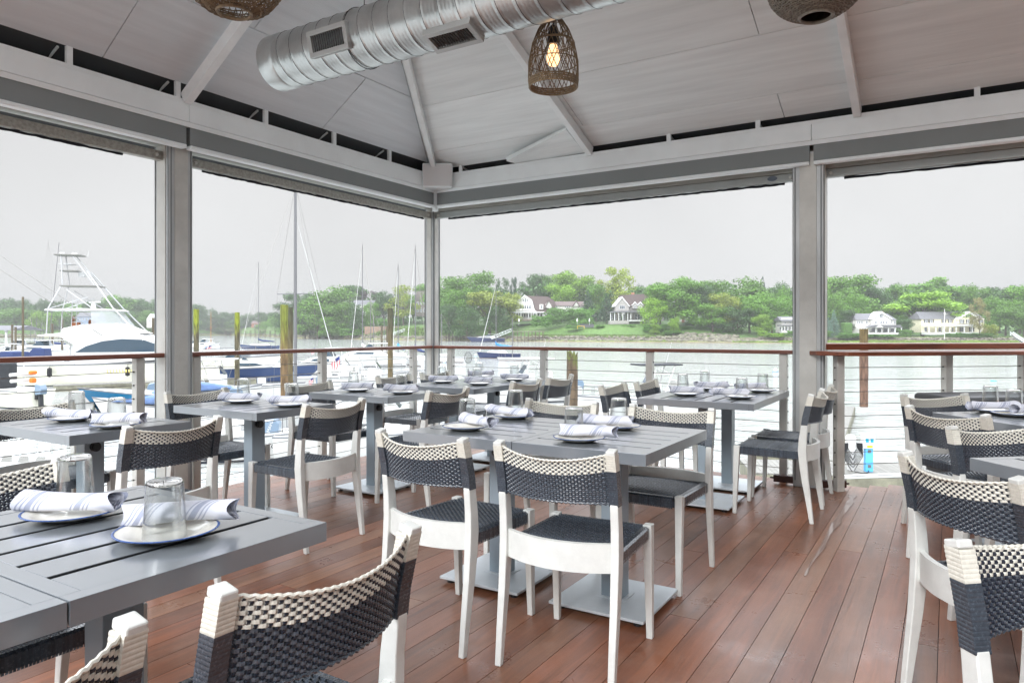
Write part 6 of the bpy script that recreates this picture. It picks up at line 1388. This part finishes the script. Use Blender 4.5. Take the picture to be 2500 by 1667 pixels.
def stern_extra(t, q, B_, fr):
    m = MB(); m.bb(q(.34), q(.48), -B_ * .24, B_ * .24, fr, fr + 1.5); m.build('console_cover', M_canvasg, t, bevel=.12)
    m = MB(); m.tube((q(.16), -B_ * .3, fr + .5), (q(.16), B_ * .3, fr + .5), .1); m.tube((q(.17), -B_ * .3, fr + .85), (q(.17), B_ * .3, fr + .85), .1); m.build('seat_roll', M_deckw, t)
    m = MB(); m.box((q(.12), -.35, fr + .95), (.3, .4, .22)); m.box((q(.11), -.3, fr + .5), (.3, .3, .3)); m.build('life_jacket', M_orange, t, bevel=.08)
    m = MB(); 
    for sy in (-1, 1): m.tube((q(.3), sy * B_ * .3, fr), (q(.3), sy * B_ * .3, fr + 1.7), .03)
    m.tube((q(.3), -B_ * .3, fr + 1.7), (q(.3), B_ * .3, fr + 1.7), .03); m.build('top_frame', M_hull, t)
motorboat('cream sport boat with grey outboard, dark console cover and orange life jackets', -12, 42, 7.4, 158, hull=M_cream, kind='none', engines=1, extra=stern_extra, fr=1.05)
motorboat('white skiff under the tables with black boat name lettering', 575, 24.5, 6.8, 12, kind='open', engines=0, fr=.8)
motorboat('white skiff with grey blue outboard under the pillar side table', 968, 25, 8.0, 4, kind='open', engines=1, fr=.9, x0=0.0 if 0 else .5)
motorboat('pale blue canvas covered runabout behind the yacht side pillar', 395, 33, 5.6, 170, kind='none', engines=0, extra=lambda t, q, B_, fr: (lambda m: (m.sideprism([(q(.02), fr), (q(.9), fr * 1.2), (q(.6), fr + .45), (q(.45), fr + .5), (q(.1), fr + .25)], -B_ * .42, B_ * .42), m.build('canvas_cover', M_canvasp, t, bevel=.12)))(MB()))
motorboat('runabout with pale blue canvas cover left of the slanted frame boat', 487, 40, 5.2, 30, kind='none', engines=0, extra=lambda t, q, B_, fr: (lambda m: (m.sideprism([(q(.02), fr), (q(.9), fr * 1.2), (q(.6), fr + .5), (q(.45), fr + .6), (q(.1), fr + .3)], -B_ * .42, B_ * .42), m.build('canvas_cover', M_canvasp, t, bevel=.12)))(MB()))
# marina in the distance at the picture edge
rg = random.Random(21); words_ = ['against the boathouse', 'second from the boathouse', 'third from the boathouse', 'behind the yacht stern', 'beside the tall dark pole', 'near the yacht ladder', 'far beyond the yacht stern']
for i, (u, d, vt) in enumerate([(72, 150, 775), (84, 155, 772), (95, 165, 782), (118, 140, 592), (142, 160, 778), (104, 150, 788), (128, 170, 790)]):
    sailboat(('white sailboat with a tall dark raked mast ' if i == 3 else 'small white sailboat ') + words_[i], u, d, 8, 150 + i * 9, zt(vt, d), M_hull, M_canvas if i % 2 else None, rake=-.9 if i < 3 else (-2.2 if i == 3 else -.3), furl=False)
def blue_dodger(t, q, B_, fr):
    m = MB(); m.sideprism([(q(.2), fr + .1), (q(.22), fr + 1.2), (q(.42), fr + 1.25), (q(.52), fr + .5), (q(.52), fr + .1)], -B_ * .38, B_ * .38); m.build('canvas_enclosure', M_canvas, t, bevel=.1)
motorboat('boat with royal blue canvas enclosure at the picture edge', 10, 78, 8.5, 165, kind='none', extra=blue_dodger, engines=0)
motorboat('small cabin boat with blue canvas behind the yacht cockpit', 78, 92, 7, 185, kind='none', extra=blue_dodger, engines=0)
motorboat('white sport fishing boat beyond the blue canvas boats', 105, 105, 9.5, 178, kind='cruiser', engines=0, fr=1.5); motorboat('white cabin boat among the left marina boats', 45, 115, 9, 172, kind='cruiser', engines=0, fr=1.4)
motorboat('white centre console boat with grey top before the boathouse', 20, 95, 7, 160, kind='console'); motorboat('white motorboat with open hardtop by the yacht stern', 88, 125, 8, 185, kind='console'); motorboat('small white runabout moored in the hazy inlet', 470, 150, 6, 170, kind='open'); motorboat('small white cabin boat moored in the hazy inlet', 498, 170, 7, 175, kind='cruiser', engines=0)
motorboat('low white boat with blue cover crossing behind the flag boat', 800, 72, 7, 175, kind='cruiser', engines=0, fr=1.1)
h = House('boathouse', 'open sided grey boathouse full of stored boats at the picture edge', 120, 10)
h.ridge(-60, 32, 806, 794, 0, 8, M_roofg); h.cols([-40, -10, 12, 28], 806, 850, .3, .25); h.wall(-60, 30, 822, 824, 1, 6, M_dockside, 'rack'); h.wall(-60, 30, 838, 841, 1, 6, M_dockside, 'rack')

# ------------------------------------------------------------------ the motor yacht
def yacht():
    p = far(56, 55.5); L_ = 18.5; t = thing('motor_yacht', 'big white sport fishing yacht with tinted side window, flybridge and tuna tower', 'yacht', (p.x - 1.7, p.y + 2.2, WATER), radians(14))
    B_ = 5.0; fr = 1.75; h_, dk = hull_mb(L_, B_, fr, 26, rake=.08)
    h_.build('hull', [M_cream, M_botb, M_rub], t, smooth=True); dk.build('deck', M_deckw, t)
    y = B_ * .40
    m = MB(); m.sideprism([(4.6, fr - .1), (13.6, fr + .5), (12.4, fr + 1.2), (10.6, fr + 1.9), (8.4, fr + 2.75), (5.6, fr + 2.8), (3.4, fr + 2.5), (1.9, fr + 2.35), (1.9, fr + 2.25), (3.5, fr + 2.2), (4.4, fr + 1.6), (4.6, fr + .8)], -y, y); m.build('deckhouse', M_hull, t, bevel=.12)
    for sy in (-1, 1):
        m = MB(); m.sideprism([(4.6, fr + .95), (5.4, fr + 1.45), (6.6, fr + 1.85), (8.0, fr + 2.02), (9.6, fr + 1.95), (10.8, fr + 1.5), (11.5, fr + .98)], sy * (y + .012) - .012, sy * (y + .012) + .012); m.build('side_window', M_smoke, t)
    m = MB(); m.bb(4.56, 4.6, -y * .8, y * .8, fr + .35, fr + 1.7); m.build('salon_door', M_smoke, t)
    m = MB(); m.sideprism([(3.4, fr + 2.5), (9.6, fr + 2.45), (8.2, fr + 3.0), (7.6, fr + 3.3), (5.0, fr + 3.2), (3.6, fr + 2.9)], -y * .86, y * .86); m.build('flybridge', M_hull, t, bevel=.1)
    m = MB(); m.sideprism([(5.6, fr + 3.22), (8.1, fr + 3.12), (7.2, fr + 4.3), (5.6, fr + 4.3)], -y * .74, y * .74); m.build('bridge_enclosure', M_clear, t)
    m = MB(); m.sideprism([(2.2, fr + 4.32), (7.7, fr + 4.32), (7.5, fr + 4.44), (4.8, fr + 4.52), (2.3, fr + 4.44)], -y * .8, y * .8); m.build('hardtop', M_hull, t, bevel=.05)
    m = MB(); m.lathe([(.01, .5), (.16, .45), (.2, .2), (.22, 0)], 14, c=(5.3, .1, fr + 4.5)); m.box((5.4, .1, fr + 5.08), (.16, 1.3, .12), R=Matrix.Rotation(.9, 3, 'Z')); m.build('radar', M_hull, t)
    m = MB(); m.bb(4.0, 4.5, -.9, -.3, fr + 2.9, fr + 3.4); m.bb(3.95, 4.05, -.9, -.3, fr + 3.4, fr + 3.9); m.bb(4.9, 5.3, .1, .7, fr + 3.2, fr + 3.6); m.build('helm_seat', M_brownseat, t, bevel=.06)
    tw = MB()
    def T(a, b_, r_=.04): tw.tube(a, b_, r_ * 1.25, 6)
    z1, z2, z3, z4 = fr + 4.45, fr + 6.35, fr + 7.6, fr + 8.9
    for sy in (-1, 1):
        w1, w2, w3 = y * .78, y * .42, y * .26
        T((2.4, sy * w1, fr + 2.4), (2.5, sy * w1, z1)); T((2.5, sy * w1, z1), (3.2, sy * w2, z2)); T((7.3, sy * w1, z1), (5.9, sy * w2, z2)); T((9.6, sy * y, fr + 1.9), (7.3, sy * w1, z1 + .05), .05); T((7.3, sy * w1, z1), (5.0, sy * w3, z3))
        T((2.5, sy * w1, z1), (5.2, sy * w2 * 1.1, z1 + 1.0), .03); T((5.8, sy * w1, z1), (3.6, sy * w2, z2 - .3), .03); T((3.3, sy * w2, z2), (3.1, sy * w3, z4)); T((5.7, sy * w2, z2), (3.9, sy * w3, z4), .03)
        T((3.15, sy * w3, z3), (4.3, sy * w3, z3), .03); T((2.9, sy * w3, z3 + .55), (3.9, sy * w3, z3 + .6), .03)
    for k in range(9): T((4.1, -y * .5, fr + 2.4 + k * .33), (4.45, -y * .5, fr + 2.4 + k * .33), .018)
    for x in (4.1, 4.45): T((x - .2, -y * .5, fr + .2), (x, -y * .5, z1 + .9), .028)
    tw.build('tuna_tower', mat('tower_tube', srgb(176, 177, 178), .35, metal=.2), t)
    for (x0, x1, z, w, nm) in ((3.1, 6.0, z2, y * .46, 'tower_platform'), (3.0, 4.3, z3, y * .3, 'tower_helm_floor'), (2.6, 4.6, z4, y * .34, 'tower_top')): m = MB(); m.bb(x0, x1, -w, w, z - .03, z + .07); m.build(nm, M_plat, t, bevel=.02)
    m = MB(); m.box((4.5, 0, z3 - .25), (.45, .5, .4)); m.box((4.4, 0, z3 + .2), (.7, .1, .06)); m.build('tower_console', M_alum, t)
    m = MB(); m.box((3.0, 0, z4 + .2), (.3, .2, .12)); m.box((3.9, .1, z4 + .2), (.4, .1, .1)); m.tube((4.8, .3, z4), (4.9, .3, z4 + .5), .015); m.build('tower_light', M_hull, t)
    for sy in (-1, 1):
        m = MB(); b0 = Vector((6.6, sy * (y + .1), fr + 2.3)); e0 = b0 + Vector((-12.5, sy * 1.0, 9.2)); m.tube(b0, e0, .028, 6, r2=.014)
        for k in (.3, .5, .7): c = b0 + (e0 - b0) * k; m.tube(c, c + Vector((-.15, 0, .15)), .02, 4)
        m.build('outrigger', M_cable, t)
    m = MB(); m.sideprism([(.1, fr - .25), (4.5, fr - .25), (4.5, fr + .05), (.1, fr + .1)], -B_ * .46, B_ * .46); m.build('cockpit_coaming', M_hull, t, bevel=.06)
    rails(t, [(L_ * k, B_ * .47 * (1 - max(0, (k - .38) / .62) ** 2.3), fr * (1 + .35 * k ** 2.2)) for k in (.6, .68, .76, .84, .92, .98)] + [(L_ * 1.05, 0, fr * 1.37)] + [(L_ * k, -B_ * .47 * (1 - max(0, (k - .38) / .62) ** 2.3), fr * (1 + .35 * k ** 2.2)) for k in (.98, .92, .84, .76, .68, .6)], .75, .022)
    for x in (3.0, 8.6): m = MB(); m.lathe([(.01, 0), (.17, .08), (.19, .4), (.17, .7), (.01, .8)], 12, c=(x, -B_ * .53, .75)); m.tube((x, -B_ * .53, 1.5), (x, -B_ * .5, fr), .015); m.build('fender', M_black, t, smooth=True)
    # striped mat laid over the side by the dock box
    return t
yacht()
m = MB()
for i in range(12): m.box((i * .22, 0, 0), (.09, .5, .03), R=Matrix.Rotation(.5, 3, 'Z'))
o = m.build('striped_gangplank', mat('yellow_stripe', srgb(214, 190, 90), .6), loc=(far(262, 51).x, 51, zv(906, 51))); o.rotation_euler = (radians(25), 0, radians(2)); tag(o, 'yellow and white striped gangplank beside the motor yacht', 'gangplank')

# lettering on the boats
def text(s_, loc, rot, size, m, name='lettering', parent=None, ext=.003, shear=0):
    c = bpy.data.curves.new(name, 'FONT'); c.body = s_; c.size = size; c.extrude = ext; c.shear = shear; c.align_x = 'CENTER'; c.align_y = 'CENTER'
    o = bpy.data.objects.new(name, c); COL.objects.link(o); o.location = loc; o.rotation_euler = rot; c.materials.append(m)
    bpy.context.view_layer.update(); me = bpy.data.meshes.new_from_object(o); o2 = bpy.data.objects.new(name, me); COL.objects.link(o2); o2.location = loc; o2.rotation_euler = rot; bpy.data.objects.remove(o)
    if parent: o2.parent = parent
    return o2
eng = [o for o in bpy.data.objects if o.get('label', '').startswith('white skiff with grey blue outboard')][0]
e_ = [o for o in eng.children if o.name.startswith('outboard')][0]
text('YAMAHA', (-4.34, -.232, 1.04), (radians(90), radians(-72), 0), .17, M_hull, parent=e_)
sk = [o for o in bpy.data.objects if o.get('label', '').startswith('white skiff under the tables')][0]
text('ntor', (1.30, -1.13, .60), (radians(82), 0, radians(-4)), .34, M_black, parent=sk, shear=.3)
# small sign on the dock
t = thing('notice_sign', 'small white notice sign on the dock beside the thick piling', 'sign', far(639, 46, zv(935, 46))); m = MB(); m.bb(-.27, .27, -.015, .015, 0, .36); m.build('board', M_white, t); m = MB(); m.tube((0, .02, -.9), (0, .02, .1), .03); m.build('post', M_mastm, t)

# flags
def flag(label, u, v0, v1, d, w):
    t = thing('flag', label, 'flag', far(u, d, zv(v1, d)), 0, 'striped flags on the boats'); H_ = (v1 - v0) * d / F; m = MB(); m.tube((0, 0, -.5), (0, 0, H_ * 1.05), .015, 6); m.build('staff', M_mastm, t)
    c = MB(); n = 10; s_ = w * d / F
    for i in range(13):
        for j in range(n):
            f_ = lambda a, b_: (-(s_ * (.15 + .85 * a)) * (1 - .25 * b_) - .0 + .04 * sin(9 * a + 3 * b_), -.08 * sin(7 * a + 2 * b_) * s_ * 3, H_ * (1 - b_ * .62) - a * H_ * .42)
            a0, a1, b0, b1 = i / 13, (i + 1) / 13, j / n, (j + 1) / n
            # stripes run along the fly, which hangs down: a across stripes
            P_ = [f_(a0, b0), f_(a1, b0), f_(a1, b1), f_(a0, b1)]; mi = 2 if (i < 7 and j < 4) else (0 if i % 2 == 0 else 1); c.add(P_, [(0, 1, 2, 3)], mi)
    o = c.build('cloth', [M_red, M_fw, M_fb], t); md = o.modifiers.new('thickness', 'SOLIDIFY'); md.thickness = .004
flag('red white and blue striped flag on a staff right of the middle rail post', 832, 868, 905, 46, 22)
flag('red white and blue striped flag below the lime topped piling', 517, 842, 858, 70, 12)
flag('smaller red white and blue flag near the white boat in mid harbour', 770, 848, 866, 75, 10)
flag('red white and blue flag low behind the glass at the mast table', 765, 920, 942, 50, 10)
# landing net on a boat
t = thing('landing_net', 'landing net with round hoop standing up behind the corner table', 'landing net', far(1143, 30, zv(905, 30))); m = MB(); m.tube((0, 0, -1), (0, 0, .1), .014, 6); m.build('handle', M_bolt, t)
m = MB(); cz = (905 - 887) * 30 / F + .05; ra = 9 * 30 / F; m.path([(ra * cos(w), 0, cz + .2 + ra * 1.5 * sin(w)) for w in [2 * pi * k / 24 for k in range(24)]], .012, 5, closed=True); m.build('hoop', M_bolt, t)
m = MB()
for k in range(-3, 4): a = k / 4 * ra; hh = 1.5 * sqrt(max(0, ra * ra - a * a)); m.tube((a, 0, cz + .2 - hh), (a, .1, cz + .2 + hh), .003, 4); b2 = sqrt(max(0, ra * ra - a * a)); m.tube((-b2, 0, cz + .2 + a * 1.5), (b2, 0, cz + .2 + a * 1.5), .003, 4)
m.build('net', M_bolt, t)
for (u, v, lab) in ((1893, 907, 'white mooring ball with blue base beside the bar pillar'), (1085, 885, 'small pale blue mooring ball by the corner pillar'), (1161, 869, 'tiny blue mooring ball right of the landing net'), (1075, 875, 'tiny pale mooring ball touching the corner pillar')):
    d = F * (EYE - WATER) / (v - HV); t = thing('mooring_ball', lab, 'mooring ball', far(u, d, WATER), 0, 'mooring balls'); r_ = 6 * d / F if u == 1893 else 3.5 * d / F; m = MB(); m.ball((0, 0, r_ * .35), r_); m.build('ball', M_hull, t, smooth=True); m = MB(); m.path([(r_ * 1.0 * cos(w), r_ * 1.0 * sin(w), r_ * .12) for w in [2 * pi * k / 20 for k in range(20)]], r_ * .14, 6, closed=True); m.build('band', M_canvasl, t)
d = F * 4.42 / (930 - HV); m = MB(); m.add([(-.3, -.05, 0), (.0, -.08, .0), (.32, 0, 0), (0, .08, 0), (-.27, -.02, .07), (0, -.05, .08), (.3, 0, .03), (0, .05, .08)], [(0, 1, 5, 4), (1, 2, 6, 5), (2, 3, 7, 6), (3, 0, 4, 7), (4, 5, 6, 7)]); o = m.build('floating_buoy', mat('teal_float', srgb(40, 150, 150), .5), loc=far(2425, d, WATER)); tag(o, 'teal elongated float drifting beyond the bar side table', 'float')

# power pedestal and hose stand on the dock
PD = 20.0
def up(u, v, d=PD): return far(u, d, zv(v, d))
t = thing('power_pedestal', 'blue and white shore power pedestal with yellow label on the dock', 'power pedestal', (far(2120, PD).x, PD, -2.75), radians(-6)); k = PD / F
M_pb = mat('pedestal_blue', srgb(90, 176, 232), .4); M_py = mat('pedestal_yellow', srgb(240, 200, 20), .5); M_teal = mat('socket_teal', srgb(20, 150, 175), .4)
m = MB(); m.bb(-.10, .10, -.08, .08, 0, .66); m.build('column', M_pb, t, bevel=.01)
m = MB(); m.prism([(-.165, -.11), (.165, -.11), (.165, .11), (-.165, .11)], .66, 1.04); m.build('head', M_hull, t, bevel=.015)
for x in (-.075, .055): m = MB(); m.bb(x - .038, x + .038, -.135, -.111, .84, .95); m.build('socket', M_teal, t, bevel=.006)
m = MB(); m.bb(.166, .19, -.05, .03, .86, .97); m.build('socket', M_teal, t); m = MB(); m.bb(-.075, .075, -.114, -.1101, .69, .75); m.build('warning_label', M_py, t)
for z in (.58, .16): m = MB(); m.tube((-.0, -.081, z), (0, -.095, z), .03, 12); m.box((0, -.0825, z), (.09, .004, .09)); m.build('tap_plate', M_mastm, t)
t = thing('hose_reel_post', 'white mast shaped hose stand with coiled black cables on the dock', 'hose stand', (far(2083, PD).x, PD + .15, -2.75), 0)
m = MB(); m.sideprism([(-.07, 0), (.07, 0), (.1, .55), (.13, .78), (.13, .95), (.07, 1.02), (-.07, 1.02), (-.13, .95), (-.13, .78), (-.1, .55)], -.07, .07); m.build('body', M_hull, t, bevel=.02)
m = MB(); rg = random.Random(8)
for i in range(7):
    w_ = .12 + .02 * i; h0 = .80; dep = .30 + .07 * i; m.path([(-w_, -.1 - .01 * i, h0), (-w_ * 1.1, -.11 - .01 * i, h0 - dep * .5), (-w_ * .5, -.12, h0 - dep * .9), (0, -.12 - .005 * i, h0 - dep - rg.uniform(0, .12)), (w_ * .5, -.12, h0 - dep * .9), (w_ * 1.1, -.11 - .01 * i, h0 - dep * .5), (w_, -.1 - .01 * i, h0)], .013, 6)
m.path([(-.26 + .06 * cos(w), -.1, .33 + .13 * sin(w)) for w in [2 * pi * k2 / 20 for k2 in range(20)]], .010, 5, closed=True); m.build('coiled_cable', M_black, t)
m = MB()
for i in range(10):
    rg2 = random.Random(i); x, y_ = rg2.uniform(7.4, 12.5), rg2.uniform(20.2, 21.2)
pts = [(far(2083, PD).x, PD - .1, -2.735), (far(2090, PD).x, PD - .25, -2.735), (far(2100, PD).x, PD - .3, -2.735), (far(2112, PD).x, PD - .2, -2.735), (far(2116, PD).x, PD - .1, -2.70)]
m.path(pts, .013, 6); tag(m.build('cable', M_black), 'black cable lying on the dock between hose stand and power pedestal', 'cable')
tag(thing('gangway', 'x', 'gangway'), None) if 0 else None
gangway('white truss gangway low behind the second table and its rail chair', -90, 1120, 190, 1130, 24)
t = thing('handrail_pipe', 'white pipe rail lying along the dock edge beyond the bar side opening', 'pipe', (0, 0, 0)); m = MB(); m.tube(up(2060, 1164, 17), up(2230, 1158, 17.3), .05, 8); m.build('pipe', M_hull, t)
for u in (2062, 2228): m = MB(); m.tube(up(u, 1162, 17.1), Vector((up(u, 1162, 17.1).x, 17.1, WATER - .5)), .05, 8); m.build('post', M_dockside, t)

# ------------------------------------------------------------------ haze over harbour and shore
m = MB(); m.bb(-1500, 1500, -250, 1150, -6, 60)
hz = m.build('haze', None)
hm = bpy.data.materials.new('haze_air'); hm.use_nodes = True; t = hm.node_tree; t.nodes.clear()
pv = t.nodes.new('ShaderNodeVolumePrincipled'); pv.inputs['Color'].default_value = (.45, .45, .445, 1); pv.inputs['Density'].default_value = .0007; pv.inputs['Anisotropy'].default_value = .0
ou = t.nodes.new('ShaderNodeOutputMaterial'); t.links.new(pv.outputs[0], ou.inputs['Volume']); hz.data.materials.clear(); hz.data.materials.append(hm); hz['kind'] = 'stuff'
